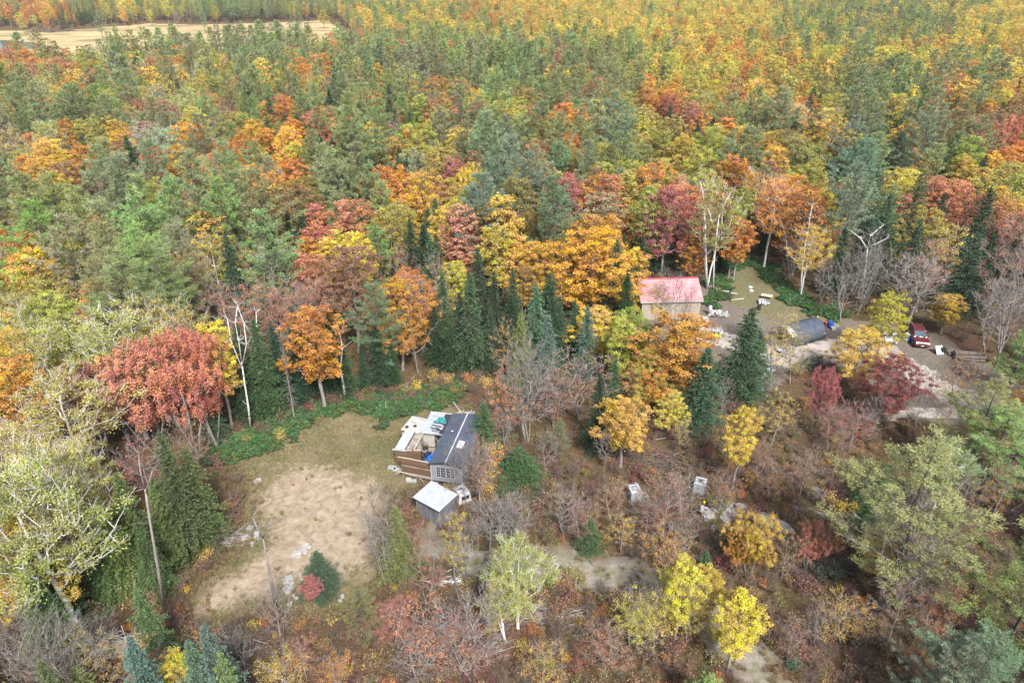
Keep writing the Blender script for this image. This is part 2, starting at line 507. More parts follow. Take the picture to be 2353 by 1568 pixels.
def bush(seed, H=1.6, W=2.0, stems=9, nleaf=500, ls=.16, twig=True):
    r = np.random.default_rng(seed)
    f0, f1, fr, L = [], [], [], []
    for s in range(stems):
        a = r.uniform(0, 6.28); sp = r.uniform(.1, 1) * W / 2
        p = np.array([math.cos(a), math.sin(a), 0]) * r.uniform(0, .15) * W
        q = np.array([math.cos(a) * sp, math.sin(a) * sp, H * r.uniform(.55, 1)])
        m = p + (q - p) * .5 + r.normal(0, .08, 3)
        f0 += [p, m]; f1 += [m, q]; fr += [.018, .011]
        for k in range(7):
            t = r.uniform(.3, 1); b = p + (q - p) * t
            e = b + (unit(1, r)[0] * [1, 1, .5] + [0, 0, .45]) * r.uniform(.2, .5) * H * .5
            f0.append(b); f1.append(e); fr.append(.008); L.append(e); L.append(b + (e - b) * .6)
            for g in range(2):
                e2 = e + (unit(1, r)[0] + [0, 0, .3]) * .18 * H
                f0.append(b + (e - b) * r.uniform(.4, .9)); f1.append(e2); fr.append(.006)
    wood = frusta(np.array(f0), np.array(f1), np.array(fr), np.array(fr) * .5, 3)
    if not nleaf: return wood, None
    L = np.array(L); i = r.integers(0, len(L), nleaf)
    c = L[i] + r.normal(0, .11 * H, (nleaf, 3)); c[:, 2] = np.maximum(.04, c[:, 2])
    V, Q = cards(c, unit(nleaf, r) * [1, 1, .5], ls, ls * .7, r)
    return wood, (V, Q, np.clip(r.normal(.5, .2, nleaf), 0, 1))

def fern(seed, n=13, L=.85):
    r = np.random.default_rng(seed); C, A = [], []
    for k in range(n):
        a = r.uniform(0, 6.28); o = np.array([math.cos(a), math.sin(a), 0]); l = L * r.uniform(.6, 1.2); h = r.uniform(.5, 1.1)
        side = np.array([-o[1], o[0], 0])
        for s in np.linspace(.2, 1, 9):
            for sg in (-1, 1):
                C.append(o * l * s * .8 + [0, 0, l * h * (s - .62 * s * s)] + side * sg * .13 * (1.1 - s)); A.append(o * .5 + side * sg + [0, 0, r.normal(0, .2)])
    C, A = np.array(C), np.array(A)
    V, Q = cards(C, A, .26, .12, r)
    return None, (V, Q, np.clip(r.normal(.5, .2, len(C)), 0, 1))

# prototype library: kind -> lists of (wood mesh, crown mesh) near, and joined meshes far
BARK_OF = dict(p=BARKP, f=BARKP, h=BARKP, m=BARKG, v=BARKG, a=BARKW, s=BARKG, b=BARKG, d=BARKG, w=BARKW, u=BARKG, e=BARKG)
def pk3(lo, a, b, c): return (a, b, c)[lo]        # detail levels: 0 close by, 1 middle distance, 2 far
GEN = {
    'm': lambda s, lo: decid(s, 12, 6.8, .24, 'oval', pk3(lo, 210, 140, 60), pk3(lo, 125, 85, 28), pk3(lo, .14, .195, .40), .17, pk3(lo, .42, .48, .70), minr=pk3(lo, 0, .012, .03)),
    't': lambda s, lo: decid(s, 12, 4.6, .34, 'tall', pk3(lo, 170, 120, 50), pk3(lo, 115, 76, 28), pk3(lo, .135, .19, .38), .15, pk3(lo, .36, .42, .62), minr=pk3(lo, 0, .012, .03)),
    'v': lambda s, lo: decid(s, 12, 7.0, .30, 'vase', pk3(lo, 180, 130, 44), pk3(lo, 115, 85, 38), pk3(lo, .135, .19, .40), .15, pk3(lo, .44, .50, .85), stems=pk3(lo, 3, 3, 1), minr=pk3(lo, 0, .012, .03)),
    'a': lambda s, lo: decid(s, 13, 6.6, .40, 'tall' if s % 2 else 'oval', pk3(lo, 120, 95, 40), pk3(lo, 105, 72, 28), pk3(lo, .125, .18, .40), .17, pk3(lo, .52, .58, .85), twigs=pk3(lo, 4, 3, 0), stems=1 + s % 2),
    's': lambda s, lo: decid(s, 11, 5.6, .30, 'tall' if s % 2 else 'oval', pk3(lo, 90, 85, 36), pk3(lo, 34, 28, 12), pk3(lo, .12, .16, .34), .11, pk3(lo, .50, .52, .75), twigs=pk3(lo, 5, 4, 3), stems=1 + s % 2, leaf_frac=.75),
    'b': lambda s, lo: decid(s, 11, 5.0, .28, 'tall' if s % 2 else 'vase', pk3(lo, 90, 80, 36), 0, .2, .11, pk3(lo, .55, .55, .55), twigs=pk3(lo, 6, 5, 4), stems=1 + s % 3),
    'f': lambda s, lo: fir(s, 12, 4.1, pk3(lo, .25, .30, .5), pk3(lo, 10, 9, 6), pk3(lo, .19, .27, .52), pk3(lo, 2.3, 1.4, .45)),
    'h': lambda s, lo: fir(s, 12, 6.0, pk3(lo, .27, .32, .5), pk3(lo, 10, 9, 6), pk3(lo, .19, .27, .55), pk3(lo, 2.1, 1.25, .42), droop=.12),
    'p': lambda s, lo: pine(s, 16, 8.2, .26, pk3(lo, .90, .98, 1.3), pk3(lo, 17, 12, 5), pk3(lo, 26, 19, 9), pk3(lo, .20, .34, .70), pk3(lo, .034, .062, .16)),
    'e': lambda s, lo: fir(s, 12, 2.6, .45, 6, dead=True),
}
BASEH = dict(m=12, t=12, v=12, a=13, s=11, b=11, f=12, h=12, p=16, e=12)
BASEW = dict(m=6.8, t=4.6, v=7.0, a=6.6, s=5.6, b=5.0, f=4.1, h=6.0, p=8.2, e=2.6)
NVAR = dict(m=5, t=3, v=3, a=4, s=3, b=4, f=4, h=3, p=5, e=1)
BARK_OF['t'] = BARKG
def measure(V):
    return float(V[:, 2].max()), 2 * float(np.percentile(np.hypot(V[:, 0], V[:, 1]), 97))
NEAR, CLOSE, FARP = {}, {}, {}
proto_col = {}
def proto_pair(k, i, lo=1):
    wood, lf = GEN[k](101 * i + ord(k) * 7 + 2500 * lo, lo)
    return wood, lf
for k, lo_ in [(k, lo_) for k in GEN for lo_ in (0, 1)]:
    DST = CLOSE if lo_ == 0 else NEAR
    DST[k] = []
    for i in range(min(3, NVAR[k]) if lo_ == 0 else NVAR[k]):
        wood, lf = proto_pair(k, i, lo_)
        h, w = measure(np.vstack([wood[0], lf[0]]) if lf else wood[0])
        wm = mk_mesh("trunk", wood[0], wood[1], mats=[BARK_OF[k]], smooth=True)
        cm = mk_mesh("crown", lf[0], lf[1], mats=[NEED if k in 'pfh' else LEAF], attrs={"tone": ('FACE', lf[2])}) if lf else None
        DST[k].append((wm, cm, h, w))
WHITE_TRUNK = None
def mass_collection(name, pairs):
    c = bpy.data.collections.new(name)
    for i, (wood, lf, bm, lm) in enumerate(pairs):
        parts, mi, tone = [], [], []
        if wood is not None: parts.append(wood); mi += [0] * len(wood[1]); tone += [.5] * len(wood[1])
        if lf is not None: parts.append(lf[:2]); mi += [1] * len(lf[1]); tone += list(lf[2])
        V, Q = merge(parts)
        me = mk_mesh(f"{name}_{i:02d}", V, Q, mats=[bm, lm], mi=mi, attrs={"tone": ('FACE', tone)})
        c.objects.link(bpy.data.objects.new(f"{name}_{i:02d}", me))
    return c
for k in 'mtvasbfhp':
    pr = [proto_pair(k, i, 2) for i in range(3)]
    FARP[k] = (mass_collection("mass_" + k, [(w, l, BARK_OF[k], NEEDI if k in 'pfh' else LEAFI) for w, l in pr]),
               [measure(np.vstack([w[0], l[0]]) if l else w[0]) for w, l in pr])

def scatter(name, label, cat, pts, scl, tint, coll, nvar, seed=1, rot=None, pick=None):
    """one 'stuff' object: instances on points"""
    pts = np.asarray(pts, np.float32); n = len(pts)
    r = np.random.default_rng(seed)
    me = bpy.data.meshes.new(name)
    me.vertices.add(n); me.vertices.foreach_set("co", pts.ravel())
    a = me.attributes.new("rotz", 'FLOAT', 'POINT'); a.data.foreach_set("value", (r.uniform(0, 6.283, n) if rot is None else rot).astype(np.float32))
    a = me.attributes.new("pick", 'INT', 'POINT'); a.data.foreach_set("value", (r.integers(0, nvar, n) if pick is None else pick).astype(np.int32))
    scl = np.asarray(scl, np.float32)
    if scl.ndim == 1: scl = np.c_[scl, scl, scl]
    a = me.attributes.new("scl", 'FLOAT_VECTOR', 'POINT'); a.data.foreach_set("vector", scl.astype(np.float32).ravel())
    a = me.attributes.new("tint", 'FLOAT_COLOR', 'POINT'); a.data.foreach_set("color", np.c_[tint, np.ones(n)].astype(np.float32).ravel())
    o = tag(link(name, me), label, cat, kind="stuff")
    ng = bpy.data.node_groups.new(name, 'GeometryNodeTree')
    ng.interface.new_socket("Geometry", in_out='INPUT', socket_type='NodeSocketGeometry')
    ng.interface.new_socket("Geometry", in_out='OUTPUT', socket_type='NodeSocketGeometry')
    gi, go = ng.nodes.new("NodeGroupInput"), ng.nodes.new("NodeGroupOutput")
    ip = ng.nodes.new("GeometryNodeInstanceOnPoints"); ci = ng.nodes.new("GeometryNodeCollectionInfo")
    ci.inputs[0].default_value = coll; ci.inputs[1].default_value = True; ci.inputs[2].default_value = True
    ip.inputs["Pick Instance"].default_value = True
    def na(nm, t):
        q = ng.nodes.new("GeometryNodeInputNamedAttribute"); q.data_type = t; q.inputs[0].default_value = nm; return q.outputs[0]
    cx = ng.nodes.new("ShaderNodeCombineXYZ"); er = ng.nodes.new("FunctionNodeEulerToRotation")
    L = ng.links.new
    L(gi.outputs[0], ip.inputs["Points"]); L(ci.outputs[0], ip.inputs["Instance"]); L(na("pick", 'INT'), ip.inputs["Instance Index"])
    L(na("rotz", 'FLOAT'), cx.inputs[2]); L(cx.outputs[0], er.inputs[0]); L(er.outputs[0], ip.inputs["Rotation"])
    L(na("scl", 'FLOAT_VECTOR'), ip.inputs["Scale"]); L(ip.outputs[0], go.inputs[0])
    md = o.modifiers.new("scatter", 'NODES'); md.node_group = ng
    return o

# ------------------------------------------------------------------ terrain
def inpoly(px, py, poly):
    px, py = np.asarray(px, float), np.asarray(py, float)
    ins = np.zeros(px.shape, bool); n = len(poly)
    for i in range(n):
        x0, y0 = poly[i]; x1, y1 = poly[(i + 1) % n]
        c = ((y0 > py) != (y1 > py)) & (px < (x1 - x0) * (py - y0) / ((y1 - y0) + 1e-12) + x0)
        ins ^= c
    return ins
def sdist(px, py, poly):                  # signed distance, negative inside
    px, py = np.asarray(px, float), np.asarray(py, float)
    d = np.full(px.shape, 1e9); n = len(poly)
    for i in range(n):
        ax, ay = poly[i]; bx, by = poly[(i + 1) % n]
        vx, vy = bx - ax, by - ay
        t = np.clip(((px - ax) * vx + (py - ay) * vy) / (vx * vx + vy * vy + 1e-12), 0, 1)
        d = np.minimum(d, np.hypot(px - ax - t * vx, py - ay - t * vy))
    return np.where(inpoly(px, py, poly), -d, d)
def vnoise(x, y, s, seed=0):
    x, y = np.asarray(x, float), np.asarray(y, float)
    return np.array([mnoise.fractal(Vector((a * s + seed * 17.3, b * s - seed * 9.1, seed)), 1.0, 2.0, 3) for a, b in zip(x.ravel(), y.ravel())]).reshape(x.shape)
def G(pts, z=0.0): return [gd(x, y, z) for x, y in pts]

CLEARING = G([(520, 1050), (600, 1005), (680, 970), (760, 940), (830, 928), (930, 932), (1000, 915), (1075, 925), (1125, 955), (1125, 1060), (980, 1118), (915, 1135),
              (905, 1200), (895, 1270), (880, 1330), (850, 1400), (740, 1420), (600, 1410), (500, 1440), (430, 1425), (450, 1350), (520, 1280), (560, 1190), (560, 1110)])
SAND = G([(590, 1130), (640, 1085), (700, 1070), (790, 1085), (840, 1110), (890, 1150), (890, 1230), (860, 1290), (800, 1330), (720, 1360), (640, 1390), (540, 1410),
          (440, 1410), (470, 1340), (560, 1290), (620, 1250), (610, 1190)])
TRACK_C = [gd(x, y) for x, y in ((960, 1235), (1060, 1280), (1180, 1300), (1300, 1302), (1430, 1318), (1540, 1360), (1620, 1420), (1690, 1490), (1760, 1560), (1850, 1660))]
YARD = G([(1440, 720), (1520, 660), (1640, 640), (1680, 598), (1750, 600), (1800, 645), (1860, 700), (1960, 735), (2080, 745), (2180, 770), (2260, 830), (2400, 905), (2400, 985),
          (2200, 985), (2060, 960), (1960, 860), (1880, 830), (1780, 905), (1680, 870), (1560, 800), (1470, 770)])
FARLAWN = G([(1655, 690), (1650, 650), (1690, 606), (1745, 608), (1785, 650), (1830, 700), (1950, 745), (1900, 755), (1760, 735)])
DRIVE2_C = [gd(x, y) for x, y in ((1560, 778), (1640, 770), (1700, 790), (1800, 830), (1900, 800), (2020, 790), (2090, 850), (2160, 895), (2230, 925), (2352, 985), (2480, 1040))]
DRIVE3_C = [gd(x, y) for x, y in ((2260, 940), (2180, 948), (2060, 950), (1960, 970))]
OPEN = G([(395, 1500), (400, 1420), (470, 1290), (500, 1060), (560, 1005), (700, 950), (800, 915), (900, 925), (1020, 880), (1110, 890), (1150, 1030), (1220, 1060), (1400, 1060),
          (1440, 880), (1560, 850), (1700, 900), (2000, 950), (2400, 1000), (2500, 3200), (300, 3200)])
MARSH = [(-900, 285), (-240, 310), (-150, 338), (-85, 380), (-92, 470)] + [gd(x, y, -1.5) for x, y in ((760, 46), (600, 52), (460, 56), (340, 53), (230, 62), (150, 70), (0, 69), (-250, 72))] + [(-1300, 560)]

def gz(x, y):
    d = np.hypot(x, y)
    f = np.clip((d - 190) / 160, 0, 1)
    h = f * (2.6 * np.sin(x * .011 + 1.3) * np.sin(y * .009 + .4) + 1.5 * np.sin(x * .023 - y * .017))
    m = np.clip((sdist(x, y, MARSH) + 0) / 45, 0, 1)
    return h * m - 1.6 * (1 - np.clip((sdist(x, y, MARSH)) / 18, 0, 1))

# one ground sheet to the horizon, finer near the yard
gx = np.concatenate([np.linspace(-2600, -420, 12), np.linspace(-400, -90, 40), np.linspace(-84, 96, 150), np.linspace(102, 400, 40), np.linspace(420, 2600, 12)])
gy = np.concatenate([np.linspace(-900, 5, 10), np.linspace(12, 130, 110), np.linspace(134, 640, 110), np.linspace(660, 3200, 14)])
XX, YY = np.meshgrid(gx, gy)
ZZ = gz(XX, YY)
sdc = sdist(XX, YY, CLEARING); sdy = sdist(XX, YY, YARD)
near = (np.abs(XX) < 110) & (YY < 160) & (YY > -50)
nz = np.zeros_like(ZZ); nz[near] = vnoise(XX[near], YY[near], .22, 3)
ZZ = ZZ + nz * .10 * np.clip(np.minimum(sdc, sdy) / 3, 0, 1) - .02
NX, NY = len(gx), len(gy)
idx = np.arange(NX * NY).reshape(NY, NX)
Q = np.stack([idx[:-1, :-1], idx[:-1, 1:], idx[1:, 1:], idx[1:, :-1]], -1).reshape(-1, 4)
m, nt, b, _ = new_mat("forest_floor")
r1, n1 = noise_ramp(nt, 3.6, [(.34, (.022, .015, .012)), (.46, (.085, .052, .036)), (.56, (.155, .09, .055)), (.68, (.27, .19, .135))], detail=10, rough=.82)
r2, n2 = noise_ramp(nt, .16, [(.40, (0, 0, 0)), (.62, (1, 1, 1))], detail=4)
r3, n3 = noise_ramp(nt, 3.1, [(.34, (.03, .03, .015)), (.52, (.10, .082, .042)), (.68, (.20, .15, .085))], detail=10, rough=.8)
c = mixc(nt, r1.outputs[0], r3.outputs[0], r2.outputs[0])
r4, _ = noise_ramp(nt, 9.0, [(.62, (0, 0, 0)), (.70, (1, 1, 1))], detail=5)
c = mixc(nt, c, (.26, .12, .045), r4.outputs[0])
nt.links.new(c, b.inputs["Base Color"]); b.inputs["Roughness"].default_value = 1; b.inputs["Specular IOR Level"].default_value = .05
bump(nt, b, n1.outputs[0], .9, .15)
FLOOR = m
tag(link("ground", mk_mesh("ground", np.c_[XX.ravel(), YY.ravel(), ZZ.ravel()], Q, mats=[FLOOR], smooth=True)), "leaf-strewn brown forest floor", "ground", kind="structure")

def sheet(name, poly, cell, z, mat, ragged=.5, nscale=.5, attrs=None, seed=1, lump=.0, kind="structure", label=None):
    P = np.array(poly); x0, y0 = P.min(0) - 2; x1, y1 = P.max(0) + 2
    xs, ys = np.arange(x0, x1, cell), np.arange(y0, y1, cell)
    X, Y = np.meshgrid(xs, ys)
    n = vnoise(X, Y, nscale, seed); n2 = vnoise(X, Y, nscale * 3.1, seed + 5)
    sd = sdist(X, Y, poly) + ragged * (n + .5 * n2)
    zz = z + lump * n2 * np.clip(-sd, 0, 1)
    I = np.arange(X.size).reshape(X.shape)
    cin = (sd[:-1, :-1] < 0) & (sd[:-1, 1:] < 0) & (sd[1:, 1:] < 0) & (sd[1:, :-1] < 0)
    Q = np.stack([I[:-1, :-1], I[:-1, 1:], I[1:, 1:], I[1:, :-1]], -1)[cin]
    u, inv = np.unique(Q.ravel(), return_inverse=True)
    V = np.c_[X.ravel(), Y.ravel(), zz.ravel()][u]
    at = {"edge": ('POINT', np.clip(-sd.ravel()[u] / 1.8, 0, 1))}
    for k, f in (attrs or {}).items(): at[k] = ('POINT', f(V[:, 0], V[:, 1]))
    o = link(name, mk_mesh(name, V, inv.reshape(-1, 4), mats=[mat], attrs=at, smooth=True))
    return tag(o, label, None, kind=kind)

# clearing: mown grass that gives way to bare sand
m, nt, b, _ = new_mat("clearing_grass")
g1, gn = noise_ramp(nt, 3.2, [(.30, (.060, .064, .026)), (.46, (.105, .098, .046)), (.60, (.155, .132, .072)), (.74, (.22, .18, .11))], detail=9, rough=.72)
s1, sn = noise_ramp(nt, 1.3, [(.30, (.17, .13, .09)), (.5, (.28, .225, .16)), (.7, (.38, .315, .24))], detail=9, rough=.7, dist=.6)
at = N(nt, "ShaderNodeAttribute", attribute_name="sand")
edge = N(nt, "ShaderNodeAttribute", attribute_name="edge")
sp, _ = noise_ramp(nt, 2.0, [(.0, (0, 0, 0)), (1, (1, 1, 1))], detail=8, rough=.75)
ma = N(nt, "ShaderNodeMath", operation='MULTIPLY_ADD'); ma.inputs[1].default_value = 5.5; nt.links.new(sp.outputs[0], ma.inputs[0])
mb = N(nt, "ShaderNodeMath", operation='MULTIPLY_ADD'); mb.inputs[1].default_value = 3.2; mb.inputs[2].default_value = -3.85
nt.links.new(at.outputs["Fac"], mb.inputs[0]); nt.links.new(mb.outputs[0], ma.inputs[2]); ma.use_clamp = True
gd2, _ = noise_ramp(nt, .22, [(.40, (0, 0, 0)), (.62, (.8, .8, .8))], detail=6, rough=.65)
c = mixc(nt, g1.outputs[0], (.185, .148, .092), gd2.outputs[0])
c = mixc(nt, c, s1.outputs[0], ma.outputs[0])
tw, _ = noise_ramp(nt, 7.0, [(.60, (0, 0, 0)), (.68, (1, 1, 1))], detail=7, rough=.8, dist=1.5)
c = mixc(nt, c, (.13, .095, .06), tw.outputs[0])
fl, _ = noise_ramp(nt, 6.0, [(.3, (.06, .045, .03)), (.7, (.16, .11, .065))], detail=8)
c = mixc(nt, fl.outputs[0], c, edge.outputs["Fac"])
nt.links.new(c, b.inputs["Base Color"]); b.inputs["Roughness"].default_value = 1; b.inputs["Specular IOR Level"].default_value = .05
bump(nt, b, gn.outputs[0], .8, .08)
def sandw(x, y): return np.clip(.5 - sdist(x, y, SAND) / 6.5 + .42 * vnoise(x, y, .28, 21) + .25 * vnoise(x, y, .9, 22), 0, 1)
sheet("clearing", CLEARING, .4, .03, m, ragged=.9, nscale=.35, attrs={"sand": sandw}, lump=.05, label="grassy clearing with a bare sandy patch")

def ribbon(cl, w):
    c = np.array(cl); t = np.linspace(0, len(c) - 1, 60)
    p = np.c_[np.interp(t, np.arange(len(c)), c[:, 0]), np.interp(t, np.arange(len(c)), c[:, 1])]
    for _ in range(6): p[1:-1] = (p[:-2] + p[1:-1] * 2 + p[2:]) / 4
    d = np.gradient(p, axis=0); d /= np.linalg.norm(d, axis=1)[:, None]; n = np.c_[-d[:, 1], d[:, 0]]
    return [tuple(q) for q in p + n * w / 2] + [tuple(q) for q in (p - n * w / 2)[::-1]], p
m, nt, b, _ = new_mat("gravel")
g1, gn = noise_ramp(nt, 6.0, [(.3, (.13, .115, .10)), (.5, (.24, .215, .19)), (.7, (.36, .33, .30))], detail=10, rough=.78)
g2, _ = noise_ramp(nt, .9, [(.42, (0, 0, 0)), (.62, (1, 1, 1))], detail=6)
c = mixc(nt, g1.outputs[0], (.14, .135, .07), g2.outputs[0])
edge = N(nt, "ShaderNodeAttribute", attribute_name="edge")
c = mixc(nt, (.11, .08, .05), c, edge.outputs["Fac"])
nt.links.new(c, b.inputs["Base Color"]); b.inputs["Roughness"].default_value = 1; bump(nt, b, gn.outputs[0], .6, .05)
GRAVEL = m
m2, nt, b, _ = new_mat("gravel_pale")
g1, gn = noise_ramp(nt, 5.0, [(.3, (.22, .19, .165)), (.5, (.35, .31, .275)), (.7, (.46, .42, .38))], detail=10, rough=.75)
g2, _ = noise_ramp(nt, .7, [(.5, (0, 0, 0)), (.66, (1, 1, 1))], detail=6)
c = mixc(nt, g1.outputs[0], (.14, .12, .08), g2.outputs[0])
nt.links.new(c, b.inputs["Base Color"]); b.inputs["Roughness"].default_value = 1; bump(nt, b, gn.outputs[0], .6, .05)
poly, TRACK = ribbon(TRACK_C, 4.4)
sheet("track", poly, .3, .038, GRAVEL, ragged=1.5, nscale=.5, seed=4, label="overgrown gravel track past the shed")
poly2, DRIVE2 = ribbon(DRIVE2_C, 5.0)
sheet("driveway", poly2, .6, .050, m2, ragged=1.2, nscale=.3, seed=6, label="pale gravel drive through the junk yard")
poly3, DRIVE3 = ribbon(DRIVE3_C, 2.6)
sheet("path", poly3, .5, .058, m2, ragged=.5, nscale=.3, seed=8, label="pale sandy spur off the gravel drive")
m, nt, b, _ = new_mat("yard_dirt")
g1, gn = noise_ramp(nt, 3.0, [(.3, (.06, .048, .036)), (.5, (.13, .105, .08)), (.7, (.21, .175, .14))], detail=10, rough=.75)
nt.links.new(g1.outputs[0], b.inputs["Base Color"]); b.inputs["Roughness"].default_value = 1
sheet("yard", YARD, .7, .028, m, ragged=1.0, nscale=.3, seed=9, label="trodden dirt yard around the garage")
m, nt, b, _ = new_mat("far_lawn_grass")
g1, gn = noise_ramp(nt, 2.2, [(.3, (.06, .07, .03)), (.5, (.12, .11, .05)), (.7, (.19, .145, .085))], detail=9, rough=.72)
nt.links.new(g1.outputs[0], b.inputs["Base Color"]); b.inputs["Roughness"].default_value = 1
sheet("lawn", FARLAWN, .5, .044, m, ragged=.7, nscale=.3, seed=11, label="small rounded lawn behind the garage")

# marsh and its open water
m, nt, b, _ = new_mat("marsh_sedge")
tc = N(nt, "ShaderNodeTexCoord"); mp = N(nt, "ShaderNodeMapping"); mp.inputs["Scale"].default_value = (.35, 1, 1)
nt.links.new(tc.outputs["Object"], mp.inputs[0])
g1, gn = noise_ramp(nt, .10, [(.30, (.21, .15, .07)), (.48, (.38, .28, .13)), (.65, (.47, .37, .19))], detail=9, rough=.7, vec=mp.outputs[0])
g2, _ = noise_ramp(nt, .035, [(.55, (0, 0, 0)), (.62, (1, 1, 1))], detail=5, vec=mp.outputs[0])
c = mixc(nt, g1.outputs[0], (.17, .15, .06), g2.outputs[0])
nt.links.new(c, b.inputs["Base Color"]); b.inputs["Roughness"].default_value = 1; bump(nt, b, gn.outputs[0], .8, .6)
sheet("marsh", MARSH, 4.0, -1.55, m, ragged=5, nscale=.02, seed=13, label="open golden sedge marsh beyond the forest")
m, nt, b, _ = new_mat("marsh_water")
r, nzz = noise_ramp(nt, .8, [(.3, (.05, .07, .09)), (.7, (.09, .12, .15))])
nt.links.new(r.outputs[0], b.inputs["Base Color"]); b.inputs["Roughness"].default_value = .12; b.inputs["Specular IOR Level"].default_value = .8
bump(nt, b, nzz.outputs[0], .05, .05)
WATER = m
sheet("water", [gd(x, y, -1.5) for x, y in ((-200, 112), (130, 112), (95, 98), (30, 91), (-200, 90))], 2.0, -1.47, WATER, ragged=5, nscale=.03, seed=15, label="still open water at the edge of the marsh")
sheet("water", [gd(x, y, -1.5) for x, y in ((45, 73.0), (110, 74), (190, 70.6), (150, 69.2), (80, 70.4))], 2.0, -1.46, WATER, ragged=2, nscale=.03, seed=16, label="narrow water channel below the far marsh shore")

# thin autumn haze over the valley
hb = MB(); hb.box((0, 1150, 11.0), (5600, 4900, 62 + 4))
m, nt, b, out = new_mat("haze_air"); nt.nodes.remove(b)
pv = N(nt, "ShaderNodeVolumePrincipled"); pv.inputs["Color"].default_value = (.93, .95, 1.0, 1)
pv.inputs["Density"].default_value = .00011; pv.inputs["Density Attribute"].default_value = ""; pv.inputs["Anisotropy"].default_value = .2
nt.links.new(pv.outputs[0], out.inputs["Volume"])
m.cycles.homogeneous_volume = True
tag(hb.build("haze", m), "thin pale haze over the forest", "haze", kind="stuff")

# ------------------------------------------------------------------ buildings
SIDING = stripes("lap_siding", (.215, .23, .26), (.14, .15, .17), .11, 'Z', depth=.02)
SHINGLE = simple("slate_roofing", (.062, .075, .105), .8, .16, 1.2, stain=(.08, .094, .125))
WHITEM = simple("white_metal", (.35, .375, .42), .45, .12, 1.4, stain=(.25, .26, .28))
CREAM = simple("cream_metal", (.36, .355, .335), .5, .12, 1.5, stain=(.32, .30, .27))
TRIM = simple("white_trim", (.34, .35, .37), .5, .1, 3)
DARKT = simple("dark_trim", (.04, .042, .05), .6, .3, 5)
GLASS = simple("dark_glass", (.02, .025, .03), .08, .3, 2, spec=.6)
WOOD = simple("stained_boards", (.125, .076, .048), .8, .45, 1.7, stain=(.10, .065, .045))
WOOD2 = simple("grey_boards", (.24, .21, .18), .85, .4, 2.2, stain=(.13, .105, .085))
WOODP = simple("pale_lumber", (.38, .34, .28), .8, .25, 3)
GREYW = stripes("weathered_plywood", (.125, .13, .145), (.075, .075, .085), .61, 'X', depth=.01, var=.35, scale=1.6)
BLUE = simple("blue_tarp", (.01, .13, .52), .4, .35, 4)
TEAL = simple("teal_tarp", (.03, .20, .21), .45, .4, 5)
RUST = simple("rust_red", (.24, .07, .05), .8, .3, 4)
GREYP = simple("grey_plastic", (.30, .31, .33), .5, .2, 4)
BLACK = simple("black_plastic", (.025, .025, .028), .5, .3, 5)
YELLOW = simple("yellow_plastic", (.70, .48, .03), .4, .15, 3)
BLUEP = simple("blue_plastic", (.02, .09, .40), .35, .2, 3)
WHITEP = simple("white_plastic", (.40, .41, .42), .45, .12, 3, stain=(.5, .48, .44))
TANK = simple("tank_plastic", (.46, .50, .54), .4, .12, 1.5)
GALV = simple("galvanised_steel", (.30, .31, .33), .4, .2, 5, metal=.6)
ORANGEP = simple("orange_plastic", (.52, .13, .03), .5, .2, 3)
ROCK, nt, b, _ = new_mat("granite")
rr1, nn1 = noise_ramp(nt, 2.2, [(.3, (.11, .10, .098)), (.5, (.22, .205, .20)), (.7, (.36, .335, .325))], detail=9, rough=.7)
rr2, _ = noise_ramp(nt, .9, [(.5, (0, 0, 0)), (.68, (1, 1, 1))], detail=6)
nt.links.new(mixc(nt, rr1.outputs[0], (.17, .16, .12), rr2.outputs[0]), b.inputs["Base Color"]); b.inputs["Roughness"].default_value = .95
bump(nt, b, nn1.outputs[0], .7, .08)
SLAB = simple("bleached_rock", (.31, .30, .29), .9, .2, 3, stain=(.40, .37, .33))

# the old mobile home; local x to its right along the end wall, local y away along its length
HO = (-7.27, 51.42); HR = math.atan2(-.196, .981)
HW, HL, ZF, ZE, ZR = 2.87, 7.75, .5, 2.5, 2.76
home = thing("mobile_home", "long narrow grey mobile home with slate-blue roof and white ridge strip", "house", (*HO, 0), HR)
b = MB(); b.hexa([(0, 0, ZF), (HW, 0, ZF), (HW, HL, ZF), (0, HL, ZF), (0, 0, ZE), (HW, 0, ZE), (HW, HL, ZE), (0, HL, ZE)])
b.add([(0, 0, ZE), (HW, 0, ZE), (HW / 2, 0, ZR - .03), (0, HL, ZE), (HW, HL, ZE), (HW / 2, HL, ZR - .03)], [[1, 4, 5, 2], [3, 0, 2, 5]], [[0, 1, 2], [4, 3, 5]])
b.build("wall", SIDING, home)
o_ = .14
roofp = MB()
n = 7
for side in (0, 1):
    xa, xb = (-o_, HW / 2 - .02) if side == 0 else (HW / 2 + .02, HW + o_)
    za, zb = (ZE - .02, ZR) if side == 0 else (ZR, ZE - .02)
    rp = MB(); rp.slab([(xa, -.12, za), (xb, -.12, zb), (xb, HL + .12, zb), (xa, HL + .12, za)], .05)
    rf = rp.build("roof", SHINGLE, home)
    for k in range(1, 8):
        sm = MB(); yk = k * HL / 8
        sm.slab([(xa + .01, yk - .015, za + .012), (xb - .01, yk - .015, zb + .012), (xb - .01, yk + .015, zb + .012), (xa + .01, yk + .015, za + .012)], .02)
        sm.build("roof_seam", SHINGLE, rf)
rd = MB(); rd.slab([(HW / 2 - .05, -.14, ZR + .03), (HW / 2 + .05, -.14, ZR + .03), (HW / 2 + .05, HL + .14, ZR + .03), (HW / 2 - .05, HL + .14, ZR + .03)], .05)
rd.build("ridge_cap", simple("ridge_strip", (.46, .46, .47), .5, .2, 2, stain=(.36, .38, .42)), home)
